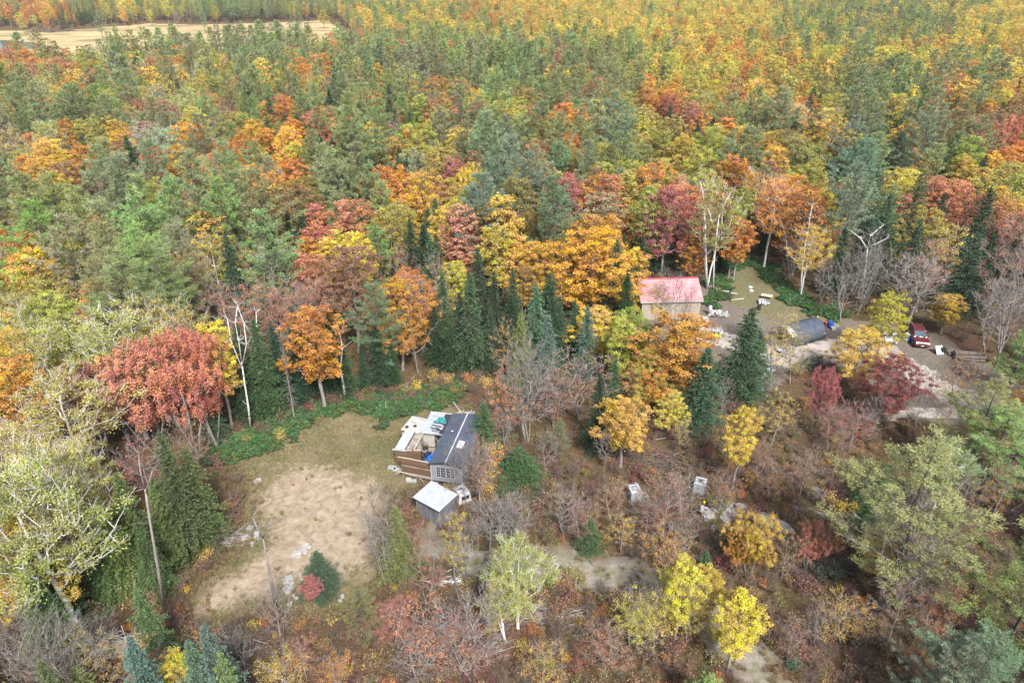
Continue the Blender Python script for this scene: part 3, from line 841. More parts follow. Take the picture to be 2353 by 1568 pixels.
for x0, x1, z0, z1 in ((-.16, HW / 2, ZE - .07, ZR - .05), (HW / 2, HW + .16, ZR - .05, ZE - .07)):
    f = MB(); f.hexa([(x0, -.17, z0 - .10), (x1, -.17, z1 - .10), (x1, -.122, z1 - .10), (x0, -.122, z0 - .10), (x0, -.17, z0 + .03), (x1, -.17, z1 + .03), (x1, -.122, z1 + .03), (x0, -.122, z0 + .03)])
    f.build("fascia", DARKT, home)
for x in (.02, HW - .02):
    c = MB(); c.box((x, -.015, (ZF + ZE) / 2), (.08, .05, ZE - ZF)); c.build("corner_trim", TRIM, home)
for xc, w in ((.70, .36), (1.13, .42), (1.62, .34), (2.02, .30)):
    w_ = MB(); w_.box((xc, -.012, 1.55), (w, .03, 1.05)); wn_ = w_.build("window", GLASS, home)
    fr = MB()
    for dx in (-w / 2, w / 2): fr.box((xc + dx, -.03, 1.55), (.05, .04, 1.15))
    for dz in (-.55, .55): fr.box((xc, -.031, 1.55 + dz), (w + .05, .04, .05))
    fr.build("frame", TRIM, wn_)
    for dz in (-.26, 0, .26):
        mu = MB(); mu.box((xc, -.032, 1.55 + dz), (w, .03, .025)); mu.build("muntin", TRIM, wn_)
    mu = MB(); mu.box((xc, -.033, 1.55), (.025, .03, 1.05)); mu.build("muntin", TRIM, wn_)
w_ = MB(); a = np.linspace(0, 2 * math.pi, 17)
w_.tube(np.c_[2.38 + .10 * np.cos(a), np.full(17, -.05), 1.85 + .10 * np.sin(a)], .03, 6); w_.build("wreath", DARKT, home)
w_ = MB(); w_.box((2.38, -.04, 2.0), (.10, .04, .10), ry=.7); w_.build("hook", DARKT, home)
for x, y, h, r_, m_ in ((.75, 4.55, .14, .13, WHITEM), (.95, 6.0, .10, .12, RUST), (2.1, 4.75, .12, .11, RUST)):
    v = MB(); v.lathe([(r_ * .6, ZE + .05), (r_ * .6, ZR - .05 + h * .6), (r_, ZR - .05 + h * .6), (r_ * .9, ZR - .05 + h), (.02, ZR + h - .02)], (x, y, 0)); v.build("roof_vent", m_, home, True)
s = MB(); s.box((2.06, 2.75, ZR - .02), (.62, 1.05, .22), ry=.10); sk = s.build("skylight", WHITEP, home, bevel=.08)
s = MB(); s.box((2.05, 2.95, ZR + .10), (.40, .22, .03), ry=.10); s.build("lid", CREAM, sk)
u = MB(); u.box((HW / 2, HL / 2, ZF - .07), (HW - .1, HL - .1, .14)); u.build("chassis", DARKT, home)
for y in (.4, 2.6, 4.8, 7.2):
    for x in (.35, HW - .35):
        p = MB(); p.box((x, y, .20), (.4, .4, .45)); p.build("block_pier", GREYP, home)

def hp3(lx, ly, z=0):
    ca, sa = math.cos(HR), math.sin(HR)
    return (HO[0] + lx * ca - ly * sa, HO[1] + lx * sa + ly * ca, z)
# porch addition with white roofing sheets
add = thing("porch_addition", "lean-to addition roofed in loose white sheets beside the mobile home", "shed", (*HO, 0), HR)
w = MB(); w.box((-2.25, 6.2, 1.45), (.09, 3.3, 1.7)); w.build("side_wall", WOOD2, add)
w = MB(); w.box((-1.16, 7.86, 1.45), (2.2, .09, 1.7)); w.build("back_wall", WOOD2, add)
PANELW = stripes("board_and_batten", (.36, .34, .30), (.22, .20, .18), .24, 'X', depth=.02)
for x0, x1 in ((-2.2, -1.02), (-.42, -.03)):
    w = MB(); w.box(((x0 + x1) / 2, 4.72, 1.45), (x1 - x0, .08, 1.7)); w.build("front_wall", PANELW, add)
d = MB(); d.box((-.72, 4.76, 1.35), (.58, .05, 1.5)); dr = d.build("doorway", BLACK, add)
for sg in (-1, 1):
    d = MB(); d.box((-.72, 4.70, 1.30), (.05, .03, 1.15), ry=sg * .55); d.build("cross_brace", TRIM, dr)
for x in (-1.03, -.41):
    d = MB(); d.box((x, 4.69, 1.40), (.07, .07, 1.65)); d.build("jamb", WOOD, dr)
dk = MB(); dk.slab([(-2.3, 4.45, 2.28), (-.16, 4.45, 2.36), (-.16, 7.95, 2.36), (-2.3, 7.95, 2.28)], .04); dk.build("roof_deck", DARKT, add)
rp_ = np.random.default_rng(4)
ys = 4.42
while ys < 7.8:
    wd = rp_.uniform(.42, .75); x1 = -.15 - rp_.uniform(0, .75)
    sk_ = rp_.normal(0, .05)
    q = MB(); q.slab([(-2.38, ys, 2.315), (x1, ys + sk_, 2.40), (x1, ys + wd + sk_ * .4, 2.41), (-2.38, ys + wd, 2.33)], .02)
    q.build("roof_sheet", WHITEM, add); ys += wd + rp_.uniform(.03, .14)
for k in range(13):
    q = MB(); y0 = rp_.uniform(4.5, 6.7); q.box((-.75 + rp_.normal(0, .2), y0, 2.44), (rp_.uniform(.6, 1.3), .06, .05), rz=rp_.normal(-.1, .18)); q.build("batten", DARKT, add)
q = MB(); q.box((-1.27, 7.95, 2.37), (2.3, .12, .08)); q.build("edge_board", TRIM, add)
q = MB(); q.box((-1.27, 4.40, 2.34), (2.3, .05, .10)); q.build("edge_board", TRIM, add)
def crumple(name, mat, cx, cy, z, sx, sy, seed, label, cat, parent_rz=HR, amp=.10, world=True, n=12):
    r = np.random.default_rng(seed); xs = np.linspace(-1, 1, n); X, Y = np.meshgrid(xs, xs)
    R = 1 + .25 * np.sin(3 * np.arctan2(Y, X) + seed)
    Z = np.array([mnoise.noise(Vector((x * 2.2, y * 2.2, seed))) for x, y in zip(X.ravel(), Y.ravel())]).reshape(X.shape)
    V = np.c_[(X * R * sx / 2).ravel(), (Y * R * sy / 2).ravel(), (amp * (Z + .5)).ravel() + .02]
    I = np.arange(n * n).reshape(n, n); Q = np.stack([I[:-1, :-1], I[:-1, 1:], I[1:, 1:], I[1:, :-1]], -1).reshape(-1, 4)
    o = link(name, mk_mesh(name, V, Q, mats=[mat], smooth=False), None, (cx, cy, z), parent_rz)
    md = o.modifiers.new("cloth", 'SOLIDIFY'); md.thickness = .012; md.offset = 1
    return tag(o, label, cat)
x, y, z = hp3(-.95, 6.55, 2.36); crumple("tarp", TEAL, x, y, z, 1.0, .9, 3, "crumpled teal tarp lying on the white porch roof sheets", "tarp", amp=.16)
x, y = gd((1200 + 528 * .26786) * .735, (1230 + 728 * .26786) * .735, .85); z = .63; crumple("tarp", BLUE, x, y, z, .80, 1.0, 5, "bright blue tarp bunched on the deck against the mobile home", "tarp", amp=.28)

# small old camper backed against the porch
cz = hp3(-3.25, 5.7); camper = thing("camper", "small old cream-roofed camper with a red band beside the porch addition", "camper", (cz[0], cz[1], 0), HR - .16)
b = MB(); b.box((0, 0, 1.35), (1.85, 2.35, 1.75)); b.build("body", CREAM, camper, bevel=.05)
b = MB(); b.slab([(-.98, -1.22, 2.24), (.98, -1.22, 2.24), (.98, 1.22, 2.30), (-.98, 1.22, 2.30)], .08); rf = b.build("roof", CREAM, camper, bevel=.03)
b = MB(); b.box((0, -1.178, 2.03), (1.86, .03, .20)); b.box((-.928, 0, 2.03), (.03, 2.36, .20)); b.build("red_band", RUST, camper)
for x, y in ((-.55, -.75), (.12, -.35)):
    v = MB(); v.box((x, y, 2.34), (.26, .24, .12)); v.build("roof_vent", DARKT, rf)
for x, y, l in ((-.15, .15, .75), (.35, .85, .6), (-.2, 1.0, .5)):
    v = MB(); v.box((x, y, 2.33), (l, .10, .06), rz=-.12); v.build("roof_batten", GREYP, rf)
b = MB(); b.box((0, 0, .28), (1.5, 2.0, .4)); b.build("underframe", DARKT, camper)

# lean-to in front of the camper: white sheet, grey slats, plank walls
lt = thing("lean_to", "low plank lean-to with one white roof sheet and grey slat roof", "shed", (*HO, 0), HR)
def zl(y): return 1.84 + (y - 2.1) * .14
def quad(x0, x1, y0, y1, dz=0, sh=-.2): return [(x0 + sh * (4.5 - y0) / 2.4, y0, zl(y0) + dz), (x1 + sh * (4.5 - y0) / 2.4, y0, zl(y0) + dz), (x1 + sh * (4.5 - y1) / 2.4, y1, zl(y1) + dz), (x0 + sh * (4.5 - y1) / 2.4, y1, zl(y1) + dz)]
q = MB(); q.slab(quad(-3.92, -2.95, 2.0, 4.55, .06), .04); q.build("roof_sheet", WHITEM, lt)
for k in range(9):
    y0 = 2.05 + k * .27; q = MB(); q.slab(quad(-2.86, -2.12 + rp_.normal(0, .05), y0, y0 + .24, rp_.normal(0, .012)), .03); q.build("slat", WOOD2, lt)
for x in (-2.92, -2.10):
    q = MB(); q.slab(quad(x - .04, x + .04, 2.0, 4.5, .075), .10); q.build("rafter", WOODP if x > -2.5 else DARKT, lt)
q = MB(); q.box((-3.62, 1.97, 1.86), (1.35, .10, .12)); q.build("front_fascia", TRIM, lt)
def planks(parent, p0, p1, z0, z1, mat, w=.145, jit=.04, name="plank", t=.03):
    p0, p1 = np.array(p0, float), np.array(p1, float); L = np.linalg.norm(p1 - p0); n = int(L / w); d = (p1 - p0) / L; rz = math.atan2(d[1], d[0])
    for k in range(n):
        c = p0 + d * (k + .5) * L / n; h = z1 - z0 + rp_.normal(0, jit)
        q = MB(); q.box((0, 0, h / 2), (L / n - .014, t, h))
        q.build(name, mat, parent, loc=(c[0], c[1], z0), rz=rz)
planks(lt, (-4.1, 2.05), (-2.35, 2.05), .12, 1.78, WOOD)
planks(lt, (-4.06, 4.4), (-4.06, 2.1), .12, 1.85, WOOD)
q = MB(); q.box((-3.25, 2.02, 1.0), (1.75, .06, .10)); q.build("rail", WOOD2, lt)
planks(lt, (-2.3, 2.0), (-1.62, 2.1), .62, 2.0, WOOD, .14)
q = MB(); q.box((-1.95, 2.05, 2.03), (.75, .12, .05), rz=.14); q.build("cap_board", WOODP, lt)
q = MB(); q.box((-2.32, 2.0, 1.2), (.12, .12, 1.9)); q.build("post", WOOD, lt)

# raised deck with a plank privacy fence
dk = thing("deck", "raised plank deck with a tall stained privacy fence beside the mobile home", "deck", (*HO, 0), HR)
dk["kind"] = "thing"
for k in range(28):
    y0 = .42 + k * .148; q = MB(); q.box((0, 0, 0), (2.82, .134, .04)); q.build("deck_board", WOOD2, dk, loc=(-1.46, y0 + .07, .60 + rp_.normal(0, .004)))
for p0, p1 in (((-2.92, .44), (-.04, .16)),):
    planks(dk, p0, p1, .66, 2.28, WOOD, .13)
for z_, m_, ex, t in ((2.31, WOODP, .25, .045), (.62, WOODP, .30, .05), (1.45, WOOD2, 0, .05), (.42, WOOD2, 0, .10)):
    q = MB(); q.box((-1.48 - ex / 2, .30 - .04 + (.0 if z_ != .42 else .05), z_), (2.92 + ex, .09, t), rz=-.097); q.build("rail", m_, dk)
for x in (-2.85, -1.5, -.12):
    q = MB(); q.box((x, .30 + (-1.48 - x) * -.0 + .06 - (x + 1.48) * .097, 1.1), (.10, .10, 2.2)); q.build("post", WOOD2, dk)
for x, y in ((-2.8, 2.2), (-2.8, 4.2), (-.3, 2.2)):
    q = MB(); q.box((x, y, .29), (.10, .10, .58)); q.build("post", WOOD2, dk)
for k in range(3):
    q = MB(); q.box((-3.15 - k * .20, .85, .48 - k * .16), (.26, .8, .045)); q.build("step", WOOD2, dk)
for rz_, x in ((.35, -.98), (-.25, -.75)):
    q = MB(); q.box((x, -.30, .42), (.07, .07, 1.15), rx=.42, ry=rz_ * .6); q.build("brace", WOODP, dk)
for nm, lx, ly, dx, dy, lab in (("doormat_slab", -4.35, 1.55, .75, .55, "flat grey paving slab on the grass by the lean-to"), ("paving_slab", -3.85, 1.35, .6, .5, "worn paving slab nearest the deck steps")):
    q = MB(); q.box((0, 0, .06), (dx, dy, .07)); p = hp3(lx, ly); tag(q.build("paving_slab", GREYP, loc=p, rz=HR + .1, bevel=.01), lab.replace("nearest", "beside"), "slab", kind="thing")
for i, (lx, ly, s_) in enumerate(((-2.2, .0, .34), (-1.95, -.08, .26), (-1.65, -.05, .28))):
    q = MB(); q.box((0, 0, s_ * .45), (s_ * 1.25, s_, s_ * .9)); q.build
    tag(q.build("concrete_block", GREYP if i else CREAM, loc=hp3(lx, ly, .02), rz=HR + i * .4, bevel=.02), ["largest pale concrete block under the deck edge", "middle small concrete block under the deck edge", "grey concrete block beside the deck braces"][i], "block")
p = hp3(-2.35, 1.45, 1.62); crumple("rag", WHITEP, p[0], p[1], .68, .5, .4, 8, "white crumpled sheet bundled on the deck by the fence", "sheet", amp=.5)
p = hp3(-3.0, .45); q = MB(); q.lathe([(.10, 0), (.13, .3), (.12, .3), (.1, .02)], k=10); q.build("bucket", WHITEP, loc=(p[0], p[1], 1.16)) if False else None
ch = thing("patio_chair", "black wrought patio chair on the deck by the porch door", "chair", hp3(-1.75, 3.9, .62), HR + .5)
q = MB(); q.box((0, 0, .42), (.46, .44, .04)); q.build("seat", BLACK, ch)
q = MB(); a = np.linspace(0, math.pi, 12); q.tube(np.c_[.23 * np.cos(a), np.full(12, .22), .45 + .45 * np.sin(a)], .018, 5)
for k in (-.1, 0, .1): q.tube([(k, .22, .44), (k, .22, .85)], .012, 5)
q.build("backrest", BLACK, ch)
for sx in (-1, 1):
    for sy in (-1, 1):
        q = MB(); q.tube([(sx * .2, sy * .19, .42), (sx * .23, sy * .22, 0)], .018, 5); q.build("leg", BLACK, ch)
    q = MB(); q.tube([(sx * .23, .2, .64), (sx * .25, -.05, .66), (sx * .23, -.2, .6), (sx * .22, -.2, .42)], .016, 5); q.build("armrest", BLACK, ch)
p = hp3(-1.55, 2.9, .62); crumple("clutter_bag", BLACK, p[0], p[1], .62, .9, 1.0, 12, "black bin bag slumped on the deck by the chair", "bag", amp=.55)

# odd lumber behind the roof
for i in range(9):
    a0 = rp_.uniform(-.5, .5); L_ = rp_.uniform(.7, 1.3); q = MB(); q.box((0, 0, 0), (.07, L_, .05), rx=.25)
    p = hp3(.35 + i * .16, 8.25 + rp_.uniform(-.1, .25), 2.05 + rp_.uniform(0, .3)); o = q.build("plank_offcut", TRIM if i % 3 else WOODP, loc=p, rz=HR - .55 + a0 * .5)
    tag(o, "pale board end in the jumbled lumber heap behind the mobile home roof", "board", "boards heaped behind the mobile home")
q = MB(); q.tube([(0, 0, 0), (-.95, 1.15, .75)], .035, 6); tag(q.build("pole", TRIM, loc=hp3(.75, 8.3, 2.2)), "long white pole jutting from the lumber heap behind the roof", "pole")
lh = thing("lumber_rack", "rough timber rack holding the boards behind the mobile home", "rack", hp3(.9, 8.45), HR)
for x in (-.6, .7):
    q = MB(); q.box((x, 0, 1.0), (.10, .10, 2.0)); q.build("post", WOOD2, lh)
q = MB(); q.box((0.05, 0, 1.98), (1.6, .7, .08)); q.build("shelf", WOOD2, lh)

# shed with a white sheet roof
sh = thing("shed", "grey plywood shed with a tilted flat white roof", "shed", (-6.46, 47.38, 0), math.atan2(-.60, .80))
b = MB(); b.hexa([(-1.3, -.98, 0), (1.3, -.98, 0), (1.3, .98, 0), (-1.3, .98, 0), (-1.3, -.98, 1.92), (1.3, -.98, 1.92), (1.3, .98, 2.14), (-1.3, .98, 2.14)]); b.build("wall", GREYW, sh)
for k in range(4):
    x0 = -1.5 + k * .75; q = MB(); q.slab([(x0, -1.22, 1.99 + k * .001), (x0 + .742, -1.22, 1.99), (x0 + .742, 1.16, 2.22), (x0, 1.16, 2.22)], .035); q.build("roof_sheet", WHITEM, sh)
q = MB(); q.box((0, -1.20, 1.92), (2.95, .05, .08)); q.build("fascia", DARKT, sh)
for x in (-1.31, 1.31):
    q = MB(); q.box((x, -.99, .96), (.07, .06, 1.9)); q.build("corner_board", WOOD2, sh)
q = MB(); q.box((-.5, -1.0, .85), (.75, .04, 1.6)); dd = q.build("door", GREYW, sh)
q = MB(); q.box((-.25, -1.03, .85), (.04, .03, .14)); q.build("handle", DARKT, dd)
# white truck cap set on the ground beside it
tcx = z4 = None
px_, py_ = gd((1200 + 892 * .26786) * .735, (1230 + 1262 * .26786) * .735)
tcp = thing("truck_cap", "white fibreglass truck cap with a dark window beside the shed", "truck cap", (px_ + .1, py_ + .55, 0), math.radians(28))
b = MB(); b.hexa([(-.62, -.75, 0), (.62, -.75, 0), (.62, .75, 0), (-.62, .75, 0), (-.52, -.68, 1.0), (.52, -.68, 1.0), (.52, .68, 1.0), (-.52, .68, 1.0)]); bd = b.build("body", WHITEP, tcp, bevel=.06)
q = MB(); q.box((.02, -.735, .62), (.7, .04, .40)); w_ = q.build("window", GLASS, tcp)
q = MB(); q.box((.60, 0, .60), (.04, .95, .36), ry=.0); q.build("window", GLASS, tcp)
q = MB(); q.box((.02, -.745, .84), (.78, .03, .05)); q.box((.02, -.745, .40), (.78, .03, .05)); q.build("frame", TRIM, w_)
q = MB(); q.box((-.1, .1, 1.03), (.35, .12, .05), rz=.3); q.build("roof_strip", DARKT, tcp)
# survey stake
p = gd(888, 944); q = MB(); q.box((0, 0, .65), (.05, .05, 1.3)); tag(q.build("stake", WOODP, loc=(*p, 0)), "thin pale wooden stake at the fern edge of the clearing", "stake")
p = gd(703, 1180); q = MB(); q.box((0, 0, .4), (.04, .04, .8), ry=.05); tag(q.build("stake", WOODP, loc=(*gd(522, 1180), 0)), "short pale stake in the brush beside the sandy patch", "stake")

# ------------------------------------------------------------------ far yard: garage, tent, car and clutter
ROOFR, nt, b, _ = new_mat("pink_sheet_roof")
tc = N(nt, "ShaderNodeTexCoord")
rr1, nn1 = noise_ramp(nt, .8, [(.3, (.36, .17, .185)), (.7, (.47, .28, .30))], detail=6)
nt.links.new(rr1.outputs[0], b.inputs["Base Color"]); b.inputs["Roughness"].default_value = .35; b.inputs["Specular IOR Level"].default_value = .6
GAR_W = stripes("garage_siding", (.31, .28, .235), (.19, .17, .145), .23, 'X', depth=.02)
ga, gb = gd(1472, 694, 2.7), gd(1616, 690, 2.7)
gw = math.hypot(gb[0] - ga[0], gb[1] - ga[1]); grz = math.atan2(gb[1] - ga[1], gb[0] - ga[0])
gar = thing("garage", "tan garage with a faded pink sheet-metal gable roof", "garage", (ga[0], ga[1], 0), grz)
GD_, GE, GR = 6.6, 2.7, 4.6
b = MB(); b.hexa([(.25, .25, 0), (gw - .25, .25, 0), (gw - .25, GD_ - .25, 0), (.25, GD_ - .25, 0), (.25, .25, GE), (gw - .25, .25, GE), (gw - .25, GD_ - .25, GE), (.25, GD_ - .25, GE)])
b.add([(.25, .25, GE), (.25, GD_ - .25, GE), (.25, GD_ / 2, GR - .12), (gw - .25, .25, GE), (gw - .25, GD_ - .25, GE), (gw - .25, GD_ / 2, GR - .12)], [], [[1, 0, 2], [3, 4, 5]])
b.build("wall", GAR_W, gar)
for ya, za, yb, zb in ((0, GE, GD_ / 2, GR), (GD_ / 2, GR, GD_, GE)):
    q = MB(); q.slab([(0, ya, za), (gw, ya, za), (gw, yb, zb), (0, yb, zb)], .06); rf = q.build("roof", ROOFR, gar)
    rb = MB(); nr = int(gw / .30)
    for k in range(nr + 1):
        x = k * gw / nr; rb.slab([(x - .025, ya, za + .035), (x + .025, ya, za + .035), (x + .025, yb, zb + .035), (x - .025, yb, zb + .035)], .04)
    r_ = rb.build("roof_rib", ROOFR, rf); r_["kind"] = "stuff"
q = MB(); q.box((gw / 2, GD_ / 2, GR + .04), (gw + .06, .30, .06)); q.build("ridge_cap", simple("red_ridge", (.45, .06, .08), .4, .15, 3), gar)
q = MB(); q.box((gw / 2, .0, GE - .06), (gw, .05, .14)); q.build("fascia", TRIM, gar)
q = MB(); q.box((gw - .235, 2.2, 1.0), (.04, .9, 2.0)); q.build("door", WOOD2, gar)

# tarpaulin tent garage
ta, tb = gd(1832, 797), gd(1898, 778)
tl = math.hypot(tb[0] - ta[0], tb[1] - ta[1]) ; trz = math.atan2(tb[1] - ta[1], tb[0] - ta[0])
TARP, nt, b, _ = new_mat("dark_tent_cover")
rr1, nn1 = noise_ramp(nt, 1.6, [(.3, (.045, .055, .075)), (.7, (.085, .10, .13))], detail=6)
nt.links.new(rr1.outputs[0], b.inputs["Base Color"]); b.inputs["Roughness"].default_value = .32; b.inputs["Specular IOR Level"].default_value = .6
bump(nt, b, nn1.outputs[0], .5, .08)
tl = max(tl, 5.0)
tent = thing("tent_garage", "dark grey round-topped fabric tent garage with a small white mark", "tent", (ta[0] - .3, ta[1], 0), trz)
prof = [(0, 0), (0, 1.05), (.12, 1.45), (.55, 1.85), (1.15, 2.12), (1.6, 2.22), (2.05, 2.12), (2.65, 1.85), (3.08, 1.45), (3.2, 1.05), (3.2, 0)]
n = 22; V, Q = [], []
for i in range(n):
    x = tl * i / (n - 1); sag = .05 * math.sin(i * math.pi * 5 / (n - 1)) ** 2
    for j, (y, z) in enumerate(prof): V.append((x, y + .03 * math.sin(i * 1.7 + j) * (0 < z < 2), z - sag * (z > 1.2) + .03 * math.sin(i * 2.1 + j * 1.3) * (z > .5)))
k = len(prof)
for i in range(n - 1):
    for j in range(k - 1): Q.append([i * k + j, i * k + j + 1, (i + 1) * k + j + 1, (i + 1) * k + j])
cov = link("cover", mk_mesh("cover", V, Q, mats=[TARP], smooth=True), tent)
md = cov.modifiers.new("cloth", 'SOLIDIFY'); md.thickness = .02
V = [(tl + .005, y, z) for y, z in prof]; Q = []
q = MB(); q.add(V, [], [[0, i, i + 1] for i in range(1, k - 1)]); q.build("end_panel", TARP, tent)
for x in (-.25, .25):
    q = MB(); q.tube([(x, y, z + .02) for y, z in prof], .03, 6); q.build("hoop", GALV, tent)
V = [(x, y, z + .03) for x in (-.75, -.3, .02) for y, z in prof[2:9]]; kk = 7
q = MB(); q.add(V, [[i * kk + j, i * kk + j + 1, (i + 1) * kk + j + 1, (i + 1) * kk + j] for i in range(2) for j in range(kk - 1)]); q.build("pale_flap", WHITEP, tent)
q = MB(); q.add([(tl - .45, -.035, .80), (tl - .10, -.035, .80), (tl - .27, -.035, .98)], [], [[0, 1, 2]]); q.build("white_mark", WHITEP, tent)

# red car parked nose-out
cx_, cy_ = gd(2116, 801)
car = thing("car", "dark red sport utility car parked nose-out among the trees", "car", (cx_, cy_, 0), math.radians(-12))
PAINT, nt, b, _ = new_mat("red_paint")
rr1, _n = noise_ramp(nt, 3, [(.3, (.085, .012, .012)), (.7, (.125, .017, .016))]); nt.links.new(rr1.outputs[0], b.inputs["Base Color"])
b.inputs["Roughness"].default_value = .28; b.inputs["Coat Weight"].default_value = .5
# nose at -y; profile (y, z, half width)
def loft(secs, k=None):
    V, Q = [], []
    for (y, z0, z1, w0, w1) in secs: V += [(-w0, y, z0), (w0, y, z0), (w1, y, z1), (-w1, y, z1)]
    for i in range(len(secs) - 1):
        for j in range(4): a_, b_ = i * 4 + j, i * 4 + (j + 1) % 4; Q.append([a_, b_, b_ + 4, a_ + 4])
    e = (len(secs) - 1) * 4
    return V, Q + [[3, 2, 1, 0], [e, e + 1, e + 2, e + 3]]
V, Q = loft([(0, .42, .72, .78, .72), (.06, .36, .86, .86, .80), (.35, .34, .95, .89, .83), (1.15, .32, 1.03, .90, .84), (1.3, .32, 1.06, .90, .85), (3.9, .32, 1.08, .90, .86), (4.35, .36, 1.05, .88, .84), (4.45, .45, .95, .82, .80)])
q = MB(); q.add(V, Q); q.build("body", PAINT, car, bevel=.06)
V, Q = loft([(1.22, 1.02, 1.06, .80, .80), (1.95, 1.04, 1.58, .82, .66), (2.3, 1.04, 1.66, .82, .66), (3.9, 1.04, 1.64, .82, .66), (4.35, 1.04, 1.12, .80, .78)])
q = MB(); q.add(V, Q); q.build("cabin", PAINT, car, bevel=.05)
CARG, nt, b, _ = new_mat("car_glass"); rr1, _n = noise_ramp(nt, 2, [(.3, (.03, .06, .075)), (.7, (.05, .10, .12))]); nt.links.new(rr1.outputs[0], b.inputs["Base Color"]); b.inputs["Roughness"].default_value = .05; b.inputs["Specular IOR Level"].default_value = .9
q = MB(); q.hexa([(-.70, 1.26, 1.09), (.70, 1.26, 1.09), (.70, 1.28, 1.06), (-.70, 1.28, 1.06), (-.58, 1.88, 1.56), (.58, 1.88, 1.56), (.58, 1.92, 1.52), (-.58, 1.92, 1.52)]); q.build("windshield", CARG, car)
for sg in (-1, 1):
    for y0, y1 in ((2.0, 2.75), (2.85, 3.75)):
        q = MB(); q.hexa([(sg * .83, y0, 1.12), (sg * .83, y1, 1.12), (sg * .78, y1, 1.12), (sg * .78, y0, 1.12), (sg * .71, y0 + .08, 1.52), (sg * .71, y1 - .05, 1.52), (sg * .66, y1 - .05, 1.52), (sg * .66, y0 + .08, 1.52)]); q.build("side_window", CARG, car)
    q = MB(); q.box((sg * .62, .01, .76), (.32, .10, .16), rz=sg * -.25); q.build("headlight", simple("lamp_lens", (.72, .68, .58), .15, .1, 5), car, bevel=.02)
    q = MB(); q.box((sg * .98, 1.55, 1.10), (.18, .10, .13)); q.build("mirror", BLACK, car, bevel=.02)
    q = MB(); q.box((sg * .55, 3.0, 1.72), (.05, 1.5, .05)); q.build("roof_rail", GALV, car)
    for y in (.78, 3.55):
        q = MB(); q.lathe([(.20, -.12), (.33, -.12), (.36, -.06), (.36, .06), (.33, .12), (.20, .12)], k=18)
        wv = q.build("wheel", BLACK, car, True); wv.location = (sg * .80, y, .36); wv.rotation_euler = (0, math.pi / 2, 0)
        q = MB(); q.lathe([(.04, -.125), (.20, -.125), (.21, .125), (.04, .125)], k=12); q.build("rim", GALV, wv, True)
q = MB(); q.box((0, -.03, .76), (.86, .06, .12)); q.build("grille", GALV, car, bevel=.02)
q = MB(); q.box((0, -.04, .50), (1.66, .14, .22)); q.build("bumper", simple("dark_bumper", (.06, .02, .025), .5, .2, 4), car, bevel=.04)
q = MB(); q.box((0, -.125, .50), (.32, .015, .16)); q.build("number_plate", WHITEP, car)
for x in (-.35, .35):
    q = MB(); q.box((x, 1.22, 1.075), (.45, .02, .02), rz=.15 * (1 if x < 0 else -1)); q.build("wiper", BLACK, car)

def put(px, py): return (*gd(px, py), .05)
def barrel(px, py, mat, lab, h=.88, r=.29):
    t = thing("barrel", lab, "barrel", put(px, py))
    q = MB(); q.lathe([(r * .95, 0), (r, .04), (r, h * .32), (r * 1.04, h * .34), (r, h * .36), (r, h * .64), (r * 1.04, h * .66), (r, h * .68), (r, h - .04), (r * .93, h), (r * .9, h - .03)]); q.build("drum", mat, t, True)
    q = MB(); q.lathe([(.04, h - .02), (.04, h + .03)], (r * .5, 0, 0), 8); q.build("bung", BLACK, t); return t
def crate(px, py, d, mat, lab, rz=0.0, name="plastic_bin", cat="bin", lidm=None):
    t = thing(name, lab, cat, put(px, py), rz)
    x, y, h = d
    q = MB(); q.hexa([(-x*.45, -y*.45, 0), (x*.45, -y*.45, 0), (x*.45, y*.45, 0), (-x*.45, y*.45, 0), (-x/2, -y/2, h), (x/2, -y/2, h), (x/2, y/2, h), (-x/2, y/2, h)]); q.build("box", mat, t, bevel=.02)
    q = MB(); q.box((0, 0, h + .02), (x * 1.05, y * 1.05, .05)); q.build("lid", lidm or mat, t, bevel=.015); return t
def board(px, py, d, mat, lab, rz=0.0, tilt=.0, z=.06, name="board", cat="board"):
    q = MB(); q.box((0, 0, d[2] / 2 + abs(math.sin(tilt)) * d[1] / 2), d, rx=tilt); p = put(px, py)
    return tag(q.build(name, mat, loc=(p[0], p[1], z), rz=rz), lab, cat)
barrel(1906, 752, BLUEP, "bright blue plastic barrel behind the tent garage")
crate(1897, 748, (.6, .5, .5), RUST, "rust-red bin beside the blue barrel", .4)
crate(1913, 757, (.6, .4, .35), WHITEP, "white bin in front of the blue barrel", .2)
crate(1920, 752, (.5, .5, .3), GREYP, "low grey bin next to the blue barrel", .7)
sl = thing("play_slide", "yellow and blue plastic play slide behind the tent garage", "slide", put(1866, 757), .2)
q = MB(); ss = np.linspace(0, 1, 9)
for i in range(8):
    y0, y1 = -1.3 * ss[i], -1.3 * ss[i + 1]; z0, z1 = 1.45 * (1 - ss[i]) ** 1.3 + .1, 1.45 * (1 - ss[i + 1]) ** 1.3 + .1
    q.hexa([(-.28, y0, z0 - .04), (.28, y0, z0 - .04), (.28, y1, z1 - .04), (-.28, y1, z1 - .04), (-.28, y0, z0), (.28, y0, z0), (.28, y1, z1), (-.28, y1, z1)])
q.build("chute", YELLOW, sl)
for sx in (-1, 1):
    q = MB(); q.tube([(sx * .30, .02, 1.9), (sx * .30, -.35, 1.6), (sx * .30, -.8, .8), (sx * .30, -1.3, .2)], .06, 6); q.build("side_rail", YELLOW, sl)
    q = MB(); q.box((sx * .30, .35, .8), (.08, .10, 1.6), rx=.2); q.build("ladder_side", BLUEP, sl)
for k in range(4):
    q = MB(); q.box((0, .5 - k * .09, .3 + k * .35), (.6, .1, .06)); q.build("rung", WHITEP, sl)
t = thing("water_heater", "upright white domed tank beside the garage corner", "tank", put(1629, 722))
